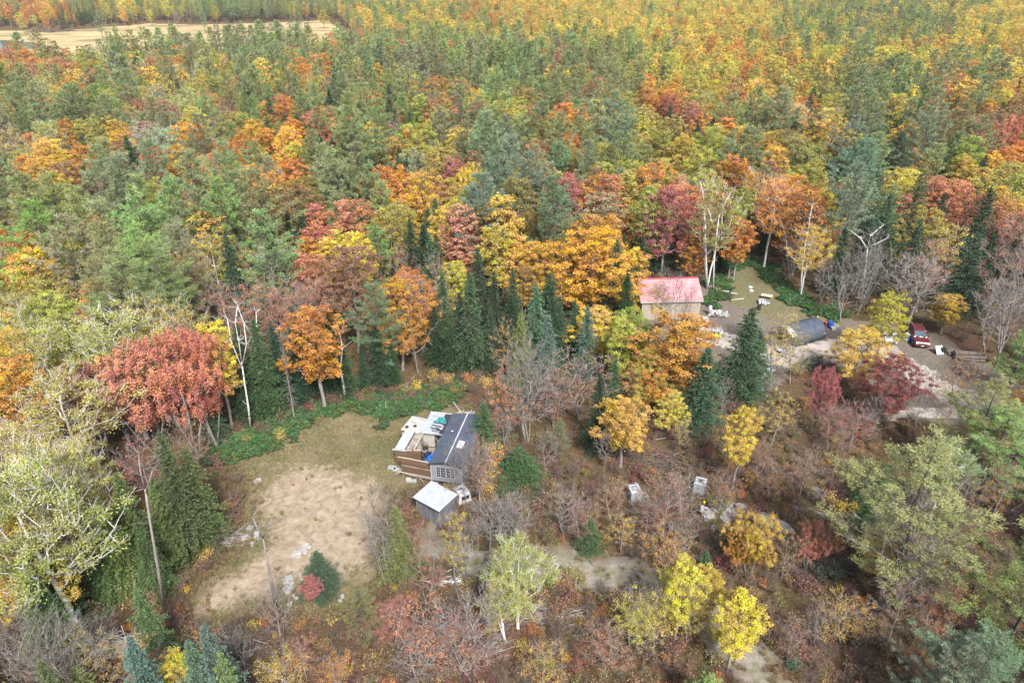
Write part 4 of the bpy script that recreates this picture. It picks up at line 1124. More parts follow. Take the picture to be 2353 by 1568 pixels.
q = MB(); q.lathe([(.26, 0), (.27, 1.1), (.22, 1.25), (.1, 1.33), (.03, 1.35)]); q.build("shell", WHITEP, t, True)
q = MB(); q.tube([(.08, 0, 1.3), (.08, 0, 1.5)], .02, 6); q.build("pipe", GALV, t)
for i, (x, y, sx, sy, m_, lab) in enumerate(((1646, 721, 1.5, 1.0, WHITEP, "white crumpled plastic sheeting heaped by the garage"), (1660, 727, 1.6, .9, GREYP, "grey rumpled sheeting beside the white heap by the garage"),
        (1649, 764, 1.5, 1.1, WHITEP, "white wrinkled sheet spread on the gravel by the firs"), (1634, 727, .8, .7, CREAM, "cream sack slumped near the orange bucket"), (1752, 696, 1.6, 1.2, GREYP, "grey tarp over a junk pile on the round lawn"),
        (2103, 758, 2.0, 1.0, WHITEP, "white tarp flung over junk behind the red car"), (2110, 765, 1.5, 1.0, BLACK, "black tarp bundle behind the red car"), (2042, 786, 1.4, 1.0, WHITEP, "white torn sheeting tangled under the bare trees"),
        (2040, 768, 1.3, .9, GREYP, "grey torn sheeting tangled under the bare trees"), (1738, 866, 1.6, 1.0, WHITEP, "white plastic sheeting caught in the brush below the big fir"), (1770, 852, 1.2, .8, GREYP, "pale plastic scrap beside the gravel drive"),
        (1745, 900, 1.0, .8, WHITEP, "white crumpled plastic lower in the brush"), (2205, 858, 1.4, 1.0, simple("purple_tarp", (.06, .05, .12), .5, .3, 3), "dark purple tarp bundle beside the gravel drive"), (1790, 808, 1.2, .7, WHITEP, "white scrap sheet at the foot of the tent garage"))):
    p = put(x, y); crumple("tarp", m_, p[0], p[1], .05, sx, sy, 30 + i, lab, "tarp", .4 * i, amp=.55)
crate(1610, 752, (.9, .7, .6), WHITEP, "white bin with a blue lid beside the garage yard", .3, lidm=simple("pale_blue", (.30, .42, .55), .5, .2, 3))
crate(1620, 744, (.6, .5, .5), GREYP, "grey bin behind the blue-lidded bin", .8)
crate(1619, 737, (.7, .6, .5), CREAM, "cream box next to the orange bucket", .1, "cardboard_box", "box")
t = thing("bucket", "orange plastic bucket in the garage yard clutter", "bucket", put(1627, 741))
q = MB(); q.lathe([(.14, 0), (.17, .36), (.155, .36), (.13, .03)], k=12); q.build("pail", ORANGEP, t, True)
q = MB(); a = np.linspace(0, math.pi, 9); q.tube(np.c_[.17 * np.cos(a), 0 * a, .36 + .08 * np.sin(a)], .008, 4); q.build("handle", GALV, t)
board(1616, 781, (1.9, 1.3, .20), WHITEP, "old white mattress lying on the gravel in the yard", .1, name="mattress", cat="mattress")
board(1646, 772, (.9, .7, .12), YELLOW, "pale yellow foam pad beside the wrinkled white sheet", .5, name="foam_pad", cat="pad")
board(1655, 668, (2.8, .35, .10), WOODP, "stack-worn pale plank lying on the lawn edge by the garage", -.35)
board(1668, 672, (3.0, .25, .08), WOODP, "long pale plank lying beside the stacked one", -.28)
board(1634, 697, (1.8, .25, .08), TRIM, "white board on the ground at the garage corner", .15)
board(1690, 688, (2.4, .18, .08), WOODP, "thin pale board across the grass below the planks", .22)
board(1760, 686, (1.5, .5, .06), WOODP, "pale board leaning on the tarped junk pile", -.4, .35, z=.45)
for i, (x, y) in enumerate(((1723, 660), (1725, 668))):
    t = thing("septic_lid", ["pale green round septic lid farther onto the lawn", "pale green round septic lid near the tarped pile"][i], "lid", put(x, y))
    q = MB(); q.lathe([(.34, 0), (.34, .12), (.30, .16), (.05, .18)], k=16); q.build("cover", simple("pale_green_plastic", (.34, .46, .40), .5, .15, 4), t, True)
    q = MB(); q.lathe([(.36, 0), (.36, .06)], k=16); q.build("riser", GREYP, t)
barrel(1742, 712, BLACK, "black barrel standing at the lawn edge", .8, .26)
crate(2084, 779, (.9, .75, .75), GREYP, "grey bin with a blue base beside the red car", .35, lidm=CREAM)
crate(2083, 783, (.8, .6, .3), BLUEP, "low blue tub in front of the grey bin", .35)
board(2155, 812, (.9, 1.1, .05), simple("pale_blue_sheet", (.42, .50, .56), .4, .15, 2), "pale blue-grey sheet propped beside the red car", .15, .95)
crate(2163, 811, (.6, .5, .7), BLACK, "black box behind the propped pale sheet", .2)
q = MB(); q.tube([(0, 0, 0), (.25, .6, 1.2)], .05, 6); tag(q.build("pole", TRIM, loc=put(2057, 838)), "white leaning pole at the driveway bend", "pole")
# stack of dark logs
for i in range(14):
    row = 0 if i < 7 else (1 if i < 12 else 2); q = MB(); L_ = 3.4 + rp_.normal(0, .3)
    p = put(2232, 830); r_ = .15 + rp_.uniform(0, .05)
    q.tube([(-L_ / 2, 0, 0), (0, .03, .01), (L_ / 2, 0, 0)], [r_, r_ * .95, r_ * .85], 8)
    tag(q.build("log", BARK, loc=(p[0] + rp_.normal(0, .1), p[1] + (i - (0, 6.5, 10)[row]) * .31, .19 + row * .27), rz=-.1 + rp_.normal(0, .04)), "dark log in the low stack beside the drive", "log", "logs stacked beside the drive")

# ------------------------------------------------------------------ things in the brushy lot
def ibc(px, py, rz, lab, pallet=False):
    t = thing("water_tank", lab, "tank", (*gd(px, py), .03), rz)
    q = MB(); q.box((0, 0, .62), (.98, 1.14, .92)); tk = q.build("tank", TANK, t, bevel=.06)
    q = MB(); q.lathe([(.12, 1.06), (.12, 1.13), (.1, 1.14)], k=12); q.build("cap", WHITEP if not pallet else BLACK, t)
    q = MB(); q.lathe([(.34, 1.078), (.34, 1.086)], (.02, .05, 0), 14); q.build("grime_pan", WOOD2, t)
    for k in range(7):
        for sy in (-1, 1):
            q = MB(); q.tube([(-.48 + k * .16, sy * .60, .14), (-.48 + k * .16, sy * .60, 1.12)], .011, 4); q.build("cage_bar", GALV, t)
    for k in range(8):
        for sx in (-1, 1):
            q = MB(); q.tube([(sx * .51, -.59 + k * .168, .14), (sx * .51, -.59 + k * .168, 1.12)], .011, 4); q.build("cage_bar", GALV, t)
    for k in range(6):
        z = .16 + k * .19; q = MB(); q.tube([(-.515, -.605, z), (.515, -.605, z), (.515, .605, z), (-.515, .605, z), (-.515, -.605, z)], .012, 4); q.build("cage_hoop", GALV, t)
    for y in (-.25, .25):
        q = MB(); q.box((0, y, 1.115), (1.04, .06, .025)); q.build("top_bar", GALV, t)
    for y in (-.5, 0, .5):
        q = MB(); q.box((0, y, .06), (1.0, .14, .12)); q.build("pallet_runner", WOOD2, t)
    q = MB(); q.box((0, 0, .135), (1.04, 1.2, .03)); q.build("pallet_deck", GALV, t)
    return t
t1 = ibc(1456, 1143, math.radians(10), "caged white water tank with boards on top beside a flat pallet")
q = MB(); q.box((.22, .1, 1.15), (.10, 1.25, .04), rz=-.1); q.box((.33, -.05, 1.15), (.08, .9, .03), rz=.12)
q.build("loose_board", TRIM, t1)
ibc(1606, 1126, math.radians(-24), "caged white water tank standing alone behind the meter post", True)
pl = thing("pallet", "weathered pallet lying beside the boarded water tank", "pallet", (*gd(1476, 1142), .03), .2)
for k in range(6):
    q = MB(); q.box((-.45 + k * .18, 0, .12), (.12, 1.1, .02)); q.build("slat", WOOD2, pl)
for y in (-.5, 0, .5):
    q = MB(); q.box((0, y, .055), (1.05, .09, .11)); q.build("runner", WOOD2, pl)
mp_ = thing("meter_post", "dark wooden service post with grey electric boxes and angled braces", "post", (*gd(1611, 1192), 0), .1)
q = MB(); q.box((0, 0, .95), (.14, .14, 1.9)); ps = q.build("post", WOOD, mp_)
q = MB(); q.box((0, 0, 1.93), (.15, .15, .10)); q.build("yellow_cap", YELLOW, ps)
q = MB(); q.box((-.14, -.10, 1.30), (.30, .14, .62)); q.build("breaker_box", GREYP, mp_, bevel=.02)
q = MB(); q.box((.20, -.08, 1.22), (.26, .14, .34)); bx = q.build("meter_box", WHITEP, mp_, bevel=.02)
q = MB(); q.lathe([(.08, 0), (.08, .08), (.05, .11)], k=12); mt = q.build("meter_glass", GLASS, bx); mt.location = (.20, -.15, 1.26); mt.rotation_euler = (math.pi / 2, 0, 0)
for dx, dy in ((1.1, -.25), (-.25, -.7)):
    q = MB(); q.tube([(0, 0, .9), (dx, dy, 0)], .035, 5); q.build("brace", WOOD2, mp_)
# granite ledges and boulders
rk = np.random.default_rng(12)
def ledge(pts, group, lab, w=.9):
    for i in range(len(pts) - 1):
        (ax, ay), (bx_, by_) = gd(*pts[i]), gd(*pts[i + 1]); L_ = math.hypot(bx_ - ax, by_ - ay)
        o = link("ledge_rock", rock_mesh("ledge_rock", ROCK, (L_ * 1.15, w * rk.uniform(.7, 1.3), rk.uniform(.45, .8)), rk.uniform(0, 50)), None, ((ax + bx_) / 2, (ay + by_) / 2, .12), math.atan2(by_ - ay, bx_ - ax))
        tag(o, lab, "rock", group)
ledge([(1614, 1190), (1640, 1180), (1668, 1172), (1692, 1172), (1706, 1180)], "granite ledge by the meter post", "grey granite ledge rock in the hump beside the meter post", 1.2)
ledge([(1820, 1170), (1845, 1175), (1872, 1181), (1895, 1190), (1918, 1202), (1945, 1208), (1984, 1212)], "long low granite ledge", "pale granite rock in the long low ledge below the boulder", .55)
for i, (x, y, d, lab) in enumerate(((1876, 1143, (1.5, 1.1, 1.0), "lone pale wedge-shaped boulder above the long ledge"), (1664, 1195, (1.0, .7, .5), "low rock in front of the meter post ledge"), (1700, 1175, (.9, .8, .9), "tall squarish rock at the end of the meter post ledge"),
        (1640, 1215, (.6, .5, .35), "small flat rock below the meter post ledge"), (1650, 1238, (.7, .5, .3), "small pale rock beside the orange bush"), (1770, 1205, (2.6, 1.6, .5), "broad flat grey outcrop between the two ledges"), (1795, 1218, (1.8, 1.0, .4), "flat grey outcrop slab below the broad outcrop"),
        (575, 1215, (.9, .7, .5), "tan boulder at the brushy edge of the sand"), (566, 1236, (1.1, .7, .4), "pale jagged rock in the white rubble by the sand"), (590, 1228, (.9, .6, .35), "white broken rock in the rubble by the sand"), (580, 1250, (.6, .5, .35), "small block in the rubble by the sand"),
        (592, 1105, (1.0, .6, .4), "bleached rock at the grass edge above the sand"), (700, 1100, (.3, .2, .15), "tiny pale stone on the grass above the sand"), (1036, 1450, (1.4, 1.1, .5), "pale boulder half hidden in the pinkish brush"), (850, 1455, (.5, .4, .3), "small white stone in the brush below the sand"))):
    o = link("boulder", rock_mesh("boulder", SLAB if i > 7 else ROCK, tuple(w_ * (.62 if 6 < i < 12 else 1) for w_ in d), 3.3 * i + 1), None, (*gd(x, y), d[2] * .28), rk.uniform(0, 3)); tag(o, lab, "boulder")
for i, (pts, lab) in enumerate((([(700, 1255), (690, 1268), (683, 1282)], "white chalky stone in the strip running down the sand"), ([(668, 1335), (670, 1355), (678, 1375)], "white stone in the curved strip below the sand"), ([(780, 1368), (800, 1374), (835, 1364)], "white flat stone behind the small pine"))):
    c_ = np.array([gd(*q_) for q_ in pts])
    for j in range(11):
        t_ = rk.uniform(0, len(pts) - 1); d_ = rk.uniform(.14, .5)
        o = link("stone", rock_mesh("stone", SLAB, (d_ * 1.4, d_, .20), 70 + 17 * i + j, 2), None, (np.interp(t_, range(len(pts)), c_[:, 0]) + rk.normal(0, .22), np.interp(t_, range(len(pts)), c_[:, 1]) + rk.normal(0, .22), .04 + .006 * j)); tag(o, lab, "stone", "white stones: " + lab); o.rotation_euler = (rk.normal(0, .12), rk.normal(0, .12), rk.uniform(0, 3))
# brush piles: each a heap of cut branches
def brush_pile(px, py, n, L0, w, lab, mat, h=.9):
    t = thing("brush_pile", lab, "brush pile", (*gd(px, py), 0)); r = np.random.default_rng(int(px))
    q0, q1, ra = [], [], []
    for k in range(n):
        a = r.normal(0, .6) + (math.pi if r.random() < .5 else 0); c = np.array([r.normal(0, w * .32), r.normal(0, w * .16), r.uniform(.05, h) * r.uniform(.3, 1)])
        d_ = np.array([math.cos(a), math.sin(a) * .7, r.normal(0, .13)]) * L0 * r.uniform(.3, .75)
        mid = c + r.normal(0, .08, 3)
        e0, e1 = c - d_, c + d_; e0[2] = max(.02, e0[2]); e1[2] = max(.02, e1[2])
        q0 += [e0, mid]; q1 += [mid, e1]; rr_ = r.uniform(.015, .05); ra += [rr_, rr_ * .8]
        for g in range(2):
            q0.append(mid + (e1 - mid) * r.uniform(.2, .9)); q1.append(q0[-1] + r.normal(0, .3, 3) + [0, 0, .15]); ra.append(.012)
    V, Q = frusta(np.array(q0), np.array(q1), np.array(ra), np.array(ra) * .6, 4)
    o = link("branches", mk_mesh("branches", V, Q, mats=[mat]), t); o["kind"] = "stuff"
    V, Q = frusta(np.array([[-L0 * .6, .1, .25]]), np.array([[L0 * .6, -.1, .35]]), np.array([.09]), np.array([.06]), 7)
    link("log", mk_mesh("log", V, Q, mats=[mat]), t)
brush_pile(1522, 1066, 150, 1.6, 5.0, "large tangled heap of grey cut branches behind the water tanks", BARK)
brush_pile(1230, 1418, 60, 1.3, 3.4, "heap of pale cut branches beside the yellow birch clump", BARKG)
brush_pile(1930, 1300, 50, 1.6, 3.4, "loose dark fallen branches under the red maples in the lot", BARK, .5)
brush_pile(1340, 1420, 45, 1.5, 3.6, "low scatter of grey branches below the gravel track", BARKG, .4)
brush_pile(1020, 1340, 30, .9, 2.0, "small heap of white twigs behind the shed", BARKW, .5)
brush_pile(520, 1240, 60, 1.2, 3.0, "tangle of dead sticks at the edge of the sand", BARKG, .4)
brush_pile(520, 1480, 60, 1.2, 3.2, "tangle of grey dead branches below the fir row", BARKG, .5)
brush_pile(260, 1500, 110, 1.7, 3.2, "fallen birch top with spread white branches", BARKW, 1.5)
brush_pile(560, 1010, 50, 1.5, 5.0, "grey deadfall sticks under the wood edge", BARKG, .3)
for i, (x0, y0, x1, y1, r_, lab) in enumerate(((1195, 1398, 1250, 1392, .16, "short thick log lying by the gravel track"), (1060, 1530, 1225, 1470, .05, "long thin fallen pole in the low scrub"), (1500, 1010, 1600, 1000, .06, "thin fallen trunk lying above the big brush pile"),
        (1880, 1300, 1960, 1320, .09, "grey fallen log in the brushy lot"), (2250, 1440, 2320, 1480, .10, "broken pale trunk under the pines"), (540, 1225, 580, 1195, .05, "thin pale fallen stick beside the sand"), (430, 1500, 530, 1490, .06, "thin fallen trunk below the fir row"))):
    (ax, ay), (bx_, by_) = gd(x0, y0), gd(x1, y1); q = MB()
    q.tube([(0, 0, r_), ((bx_ - ax) * .5, (by_ - ay) * .5 + .05, r_ + .06), (bx_ - ax, by_ - ay, r_ + .02)], [r_, r_ * .9, r_ * .7], 7)
    tag(q.build("fallen_log", BARKG, loc=(ax, ay, 0), smooth=True), lab, "log")

# ------------------------------------------------------------------ trees where the photograph shows them
PAL = dict(z=(.54, .305, .062), o=(.50, .235, .062), y=(.53, .385, .080), l=(.56, .435, .085), g=(.35, .335, .085), e=(.27, .225, .075), r=(.49, .205, .13), c=(.36, .135, .125),
           n=(.31, .175, .105), d=(.24, .078, .080), k=(.36, .33, .10), x=(.29, .31, .17),
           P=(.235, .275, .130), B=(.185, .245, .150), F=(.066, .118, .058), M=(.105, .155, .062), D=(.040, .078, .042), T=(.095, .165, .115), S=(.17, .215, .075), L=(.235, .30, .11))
# apex pixel, kind+colour, optional @base pixel, optional height/width  (kinds: p pine, f fir, h hemlock, m maple, t tall maple, v vase maple, a birch, s half bare, b bare)
H1 = """
358,70,pP;478,50,pP;521,47,pP;618,43,pP;254,110,pP;307,120,hD;348,110,mo;548,127,pP;652,127,pP;378,125,pP;33,130,mn;114,127,mr;70,174,ag;167,153,mo;180,200,to;277,194,my;314,195,my;
401,160,ty;415,150,sn;287,157,mx;351,187,ax;471,134,mg;481,174,mg;582,187,mo;632,180,my;525,210,vr;368,227,vc;328,227,vr;404,214,ag;257,234,bn;90,264,ag;154,214,hD;187,324,mo;140,338,my;
80,358,my;17,300,ak;150,281,to;418,284,my;538,251,mg;612,264,hF;665,274,to;739,184,sr;729,214,pP;274,318,mn;334,311,pP;404,328,my;501,314,pP;468,378,mo;622,391,mo;655,418,me 13 11;535,384,pP;
354,404,mg;100,385,pL 18 9;200,358,pP 18 9;262,344,pP 18 9;50,390,pP 18 9;150,425,pL 18 9;220,450,pP 17 9;300,430,pL 18 10;385,400,pP 18 9;60,450,pL 17 9;130,480,pP 17 9;440,420,pP 17 9;500,400,pL 18 9;570,380,pP 18 10;600,470,pP 17 9;395,500,pP 17 8;300,500,pL 17 9;240,500,pP 17 8;461,478,ty;675,324,ty;735,318,fF;440,250,sn;490,260,sn;300,250,sn;210,250,sr;30,220,mo;120,230,mn;60,300,bx;230,190,mg;330,150,mo;430,100,pP;
580,80,pP;700,90,mg;680,150,mo;200,130,me;300,90,mg;60,110,mo;150,105,me;240,135,mg;20,170,mn;
840,87,mr;873,114,hD;916,67,pP;963,80,mg;1020,94,pP;960,117,mr;1047,84,mo;1130,87,hD;1107,64,my;1224,127,mr;1094,130,pP;1137,147,pP;1204,134,pP;1287,150,pP;1411,124,pP;1400,170,pP;1053,167,pP;
1007,174,mo;1043,217,tc 12 6;1084,214,vl;1147,227,my;1264,267,ve;970,160,pP;933,140,pP;870,220,pP;806,187,pP;1321,174,pP;1418,200,pB 20 10;1538,200,mo;1471,254,ty;1334,287,mo;1384,267,mx;1060,287,ml;
1007,328,mg;940,251,hF;983,284,hF;1003,234,pP;903,311,mo;846,304,ty;1140,321,pB;1170,301,pB;1254,314,mr;1231,358,my;1307,394,mc;1388,321,mg;1455,301,mg;1521,294,mg;1555,324,mg;1505,368,mo;
1374,398,mo;1404,394,tr;903,374,vo 14 9;866,378,mo 14 8;966,384,mz 14 8;987,418,mr 11 8;1027,404,mg;943,338,mx;799,354,fD;856,348,fD;913,354,fD;963,351,fD;1104,391,pB 18 10;1264,394,pB 18 9;
1154,441,ty 15 6;1060,468,tr 14 7;1023,468,ml 13 6;890,468,mg;940,495,fD 13 4;803,451,mr;1541,424,mc 14 8;1505,440,mg;1361,488,mo;830,260,hF;860,290,pP;820,320,pP;1190,400,me;1300,330,me;1450,360,mg;
1250,220,pP;1170,190,pP;1000,120,pP;900,130,pP;1350,220,pP;1290,250,pP;1110,250,pP;
1780,224,tc 13 6;1833,217,my;1855,235,hD;1920,261,ml;1873,261,me;1964,224,mx;1730,284,pP 18 11;1683,294,pP;1622,257,mo;1693,350,to 14 7;1833,304,me;1927,297,me;1787,328,my;1880,324,mg;1997,311,pB 19 9;
2077,297,hF 14 9;2154,194,pP;2268,167,pP;2211,284,mr;2295,277,vr 14 8;2301,247,mn;2311,200,my;2024,227,pP;2101,217,pP;2338,328,mo;2335,368,mg 14 9;2087,381,ml;2061,395,hF@2066,600 0 7;2154,398,mr;2195,404,mr;
1934,411,sr;1980,368,pB 18 8;1850,374,mg;1873,378,mg;1609,328,mg;1616,398,ag@1624,660;1793,394,ao 15 8;1830,398,mo;1860,425,mo;2000,440,hF@2003,620;2134,468,mk;2211,421,fD@2212,640;1576,418,mr;1680,500,to@1684,645 0 5;
1600,250,mn;1650,230,mg;1700,200,my;1760,180,my;1820,170,me;1900,170,me;1980,170,me;2050,160,my;2120,140,my;2200,150,my;2280,110,ml;2330,140,my;1560,150,my;1620,140,ml;1690,110,my;1500,120,mg;1450,90,mg;
1540,80,my;1600,60,ml;1660,70,mo;1740,60,my;1800,90,my;1860,70,pP;1930,90,my;2000,60,pP;2060,80,my;2140,60,pP;2200,80,ml;2260,50,ml;2320,60,my;1900,30,mg;1980,20,mg;2100,20,my;2180,25,my;2280,15,my;
1240,60,my;1300,40,ml;1360,60,my;1420,40,ml;1480,30,my;1540,20,mg;1180,50,my;1120,40,mo;1060,45,mg;1000,50,my;940,35,my;880,50,my;820,40,mg;1750,15,my;1650,15,ml;1820,15,my;
2000,120,my;2080,120,ml;2160,100,my;2240,130,mo;1780,120,my;1850,130,my;1720,140,mo;1640,180,my;
40,20,ml;100,25,mo;160,15,fF;220,20,pP;280,15,my;340,15,ml;400,15,sn;460,10,pP;520,15,pD;600,10,pD;680,15,pP;740,15,my;80,8,mr;300,5,ml
"""
H2 = """
67,563,my 12 8;90,627,mg 12 8;180,523,ty 12 5;50,523,to 12 5;334,536,pL 17 11;274,556,pL 18 10;207,573,pP 17 9;224,637,to 13 6;284,647,my 12 6;207,657,mg 12 6;247,690,ag 15 11;321,663,ag 14 8;394,693,ag 13 7;
100,733,ag 13 8;13,753,my 12 6;378,747,vr 14 8;435,753,vr 13 6;287,777,vr 13 8;174,820,vc 11 7;110,847,ak 13 10;481,737,ty 12 5;10,820,to 12 6;475,523,ay 13 6;515,526,fF 14 5;615,523,fF;552,550,sy 12 5;
612,563,ax 12 6;495,640,sr 12 6;542,637,sr 12 6;662,637,sr 12 6;712,630,sr 12 6;712,703,to 12 7;615,724,fF@622,955;769,707,fD@778,915;491,870,fF@500,1010;685,573,tr 11 3;
570,735,fD@585,960;650,740,fD@655,930;700,790,fD@705,925;690,700,fF@700,900;830,790,fD@840,900;900,760,fD@905,880;870,740,fD@875,890;860,640,pB@880,880;790,770,fF@800,905;
435,984,fM@445,1279;398,1092,fM@405,1290;470,1020,fM@478,1230;284,1145,fS@301,1362;240,1180,fM@262,1370;330,1080,fM@345,1330;140,1045,ak@204,1476;465,1426,fT 10 3.6;428,1463,fT 9 3.4;500,1490,fS 8 3;
167,1523,fS 6 3;308,991,sc 11 6;60,1000,ak 13 7;30,1100,ak 13 7;70,1230,fM 9 4;20,1180,my 11 6;50,1290,fM 9 4;150,1000,ag 12 6;350,1180,fM@370,1370;
813,530,ty 13 6;796,560,mn;920,550,sc 12 4;1063,500,tr@1066,690;1150,510,ty@1143,720;1321,523,mz@1350,745 0 13;1400,560,mz@1410,745 0 9;1406,545,fF@1404,755;930,620,so@960,854;905,640,mo@925,850;1000,573,sr 12 5;
1094,617,fF@1085,850;1073,667,fD@1062,850;1020,617,fF@1025,835;1000,700,fD@1005,850;1120,700,fF@1128,850;1040,740,fD@1040,860;1251,640,hD@1255,810;1244,692,fT@1247,830;1281,700,fT@1284,830;1311,683,fF@1315,820;
1184,710,fS@1195,905;1354,703,ml@1365,835 0 8.5;1431,707,mg@1440,880 0 6;1401,820,fF@1405,950;1512,723,to@1535,935 0 9.5;1470,800,mo@1490,950 0 6;1321,810,sn@1330,960 0 9;1260,850,sn@1270,975 0 6;1438,914,ty@1425,1070 0 5.5;
1164,723,sy 9 4;1204,757,b@1207,1018;1235,800,b@1215,1020;1157,840,sr@1157,1024;1281,954,pB@1283,1060;1107,920,hF@1113,1035 0 3.6;1187,1025,fF@1190,1110 0 5;1113,985,sr@1103,1170 0 2.4;1090,1000,b@1103,1172;
1500,800,mg 8 5;1450,840,sy@1455,960;1530,900,my@1535,1000 0 4;1560,960,sy@1562,1040;1150,930,b@1160,1040;1380,980,b@1385,1080;1250,985,b@1255,1090;
1576,540,mo@1585,650;1666,495,to@1672,640;1850,505,ay@1838,680;1800,520,b@1813,650;1994,510,b@1976,680;2040,575,b@2064,740 0 9.5;2085,590,b@2085,752 0 8;2060,640,s@2050,745 0 6;1940,620,b@1930,735 0 6;2080,800,b@2085,905 0 2.5;2120,830,b@2125,940 0 2.5;2170,870,b@2175,960 0 3;2060,790,b@2052,860 0 3;2000,900,b@2005,990 0 3;2230,880,b@2235,980 0 3.4;2150,900,s@2150,1000 0 3;2100,900,b@2096,985 0 3;1725,715,sx@1730,800 0 5;1700,700,b@1705,775 0 4;1640,700,b@1648,790 0 2.6;1500,640,sy@1505,735 0 3;1540,615,b@1545,748 0 3;1575,650,sr@1580,742 0 2.2;1520,610,b@1518,735 0 3;1800,720,sy@1806,815 0 3;1920,573,b@1927,697;1880,590,b@1885,700;2148,510,sy@2150,690 0 6;2150,675,ty@2160,765 0 4;
2228,520,fD@2226,720;2190,530,hD@2190,725;2260,560,sn@2258,750;2320,540,b@2305,760;2300,640,b@2262,820 0 8;2330,620,b@2290,840 0 8;2345,500,sn@2335,720;2017,667,my@2010,830 0 6;1957,750,my@1955,890 0 7.5;2005,815,md@2024,965 0 7.4;1857,837,vc@1868,990 0 4.2;
1940,925,sd@1950,1030 0 5.5;1895,930,sc@1900,1030 0 4;1685,700,fF@1693,915 0 6.4;1720,760,hD@1722,905 0 4.5;1611,792,fF@1600,985 0 5.6;1676,930,tl@1682,1120 0 3.4;1773,885,sy@1772,1020 0 3.6;1783,705,sy@1770,890 0 4.5;1820,760,se@1815,880 0 4;
2320,735,pL@2310,905 0 7;2350,900,my@2340,1010 0 5;2178,824,so@2185,950 0 4.5;2270,930,pL@2255,1150 0 9;2310,860,pL 12 7;2200,1010,aL 8 5;1920,980,sn@1925,1060;1640,860,b@1655,960;1740,1000,s@1745,1090;
2100,540,sr@2104,715;2060,500,hD@2064,690;1960,500,hD@1964,670;1905,510,fD@1908,680;1740,470,fD@1748,588;1700,480,fD@1704,590;1640,470,fD@1646,628;1500,500,fD@1502,630;1540,510,hD@1542,630;1465,540,fD@1468,660;
"""
H3 = """
640,1330,b@650,1480;730,1262,fF@742,1362 0 3.2;722,1320,tc@724,1390 0 1.6;923,1158,fS@923,1330 0 3.4;833,1332,pS@840,1480 0 3.6;1043,1162,sl@1047,1346 0 2.8;1040,1000,b@1043,1165 0 1.8;1025,1100,sy@1030,1168 0 1.0;1068,1010,b@1072,1160 0 1.6;1000,1190,s@985,1400 0 3;1078,1180,b@1075,1330 0 3;
1210,1235,ak@1190,1440 0 5.5;1160,1320,ag@1160,1470 0 4.5;910,1380,mn@910,1470 0 4;916,1102,b@893,1332 0 4;880,1180,b@885,1340 0 3;1164,1135,b@1150,1255 0 5;1120,1150,b@1125,1262 0 4;1200,1140,b@1190,1250 0 4;
1361,1189,fF@1353,1262 0 2.6;1538,1280,tl@1548,1480 0 3.2;1515,1310,sl@1522,1470 0 2.6;1565,1310,sy@1572,1490 0 2.6;1490,1345,sl@1500,1500 0 2.6;1455,1380,sl@1465,1500 0 3;1590,1295,ty@1600,1450 0 2.8;1438,1346,sl@1445,1480 0 4;1520,1200,so@1515,1340 0 4;1528,1095,sn@1520,1240 0 5;1480,1120,sn@1482,1230 0 4;
990,1400,sr@1000,1540 0 6;1080,1420,sn@1080,1560 0 5;1120,1360,b@1090,1540 0 6;950,1460,b@960,1568 0 4;1710,1180,vy@1716,1325 0 4.6;1680,1220,vo@1690,1320 0 3;1853,1199,vr@1850,1312 0 3.6;1790,1230,sn@1795,1330 0 3;2010,1219,ml@2015,1330 0 4.4;
1706,1363,tl@1670,1540 0 3.8;1917,1373,sy@1930,1480 0 4.4;2150,1000,pL@2034,1413 0 11;2120,1120,b@2020,1400 0 7;2180,1230,b@2060,1420 0 6;2330,1210,pL@2280,1560 0 8;2240,1470,pB 9 7;2300,1440,pB 10 7;1633,1545,fS 5 4;1990,1140,hF@1985,1230 0 3.2;
1995,1060,hF@2000,1180 0 4;1860,1380,b@1862,1490;1560,1180,b@1565,1290;1610,1260,fF@1612,1330 0 1.8;1420,1180,sy@1425,1270 0 3;1290,1120,b@1295,1230 0 4;1330,1150,sn@1335,1250 0 3.5;398,1506,ml 5 4;60,1420,b 9 5;20,1380,b 10 5;110,1450,b 8 5;
30,1480,sn 7 5;180,1440,sy 7 4;250,1400,b@262,1530;560,1440,b@570,1568;700,1460,sr@705,1560;640,1500,sy 5 4;760,1500,so 4 3;1380,1440,s@1385,1540 0 4;1250,1480,sy 4 4;1800,1420,s@1805,1520 0 3;2090,1330,sn 6 4;2180,1350,so 6 4;1560,1090,b@1565,1190 0 4;
1400,1110,sn@1402,1200 0 4;1640,1080,sn@1645,1180 0 3;1760,1060,sr@1765,1150 0 3.4;1830,1040,sn@1835,1140 0 4;300,1460,sy 6 4;350,1500,s 5 4;2240,1080,sn 7 4;2330,1060,so 7 4;
"""
DEFH = dict(p=17, f=12.5, h=12.5, m=12.5, t=12.5, v=12.5, a=13.5, s=11.5, b=11.5)
DEFC = dict(b='n', s='n')
rt_ = np.random.default_rng(21)
heroes = []
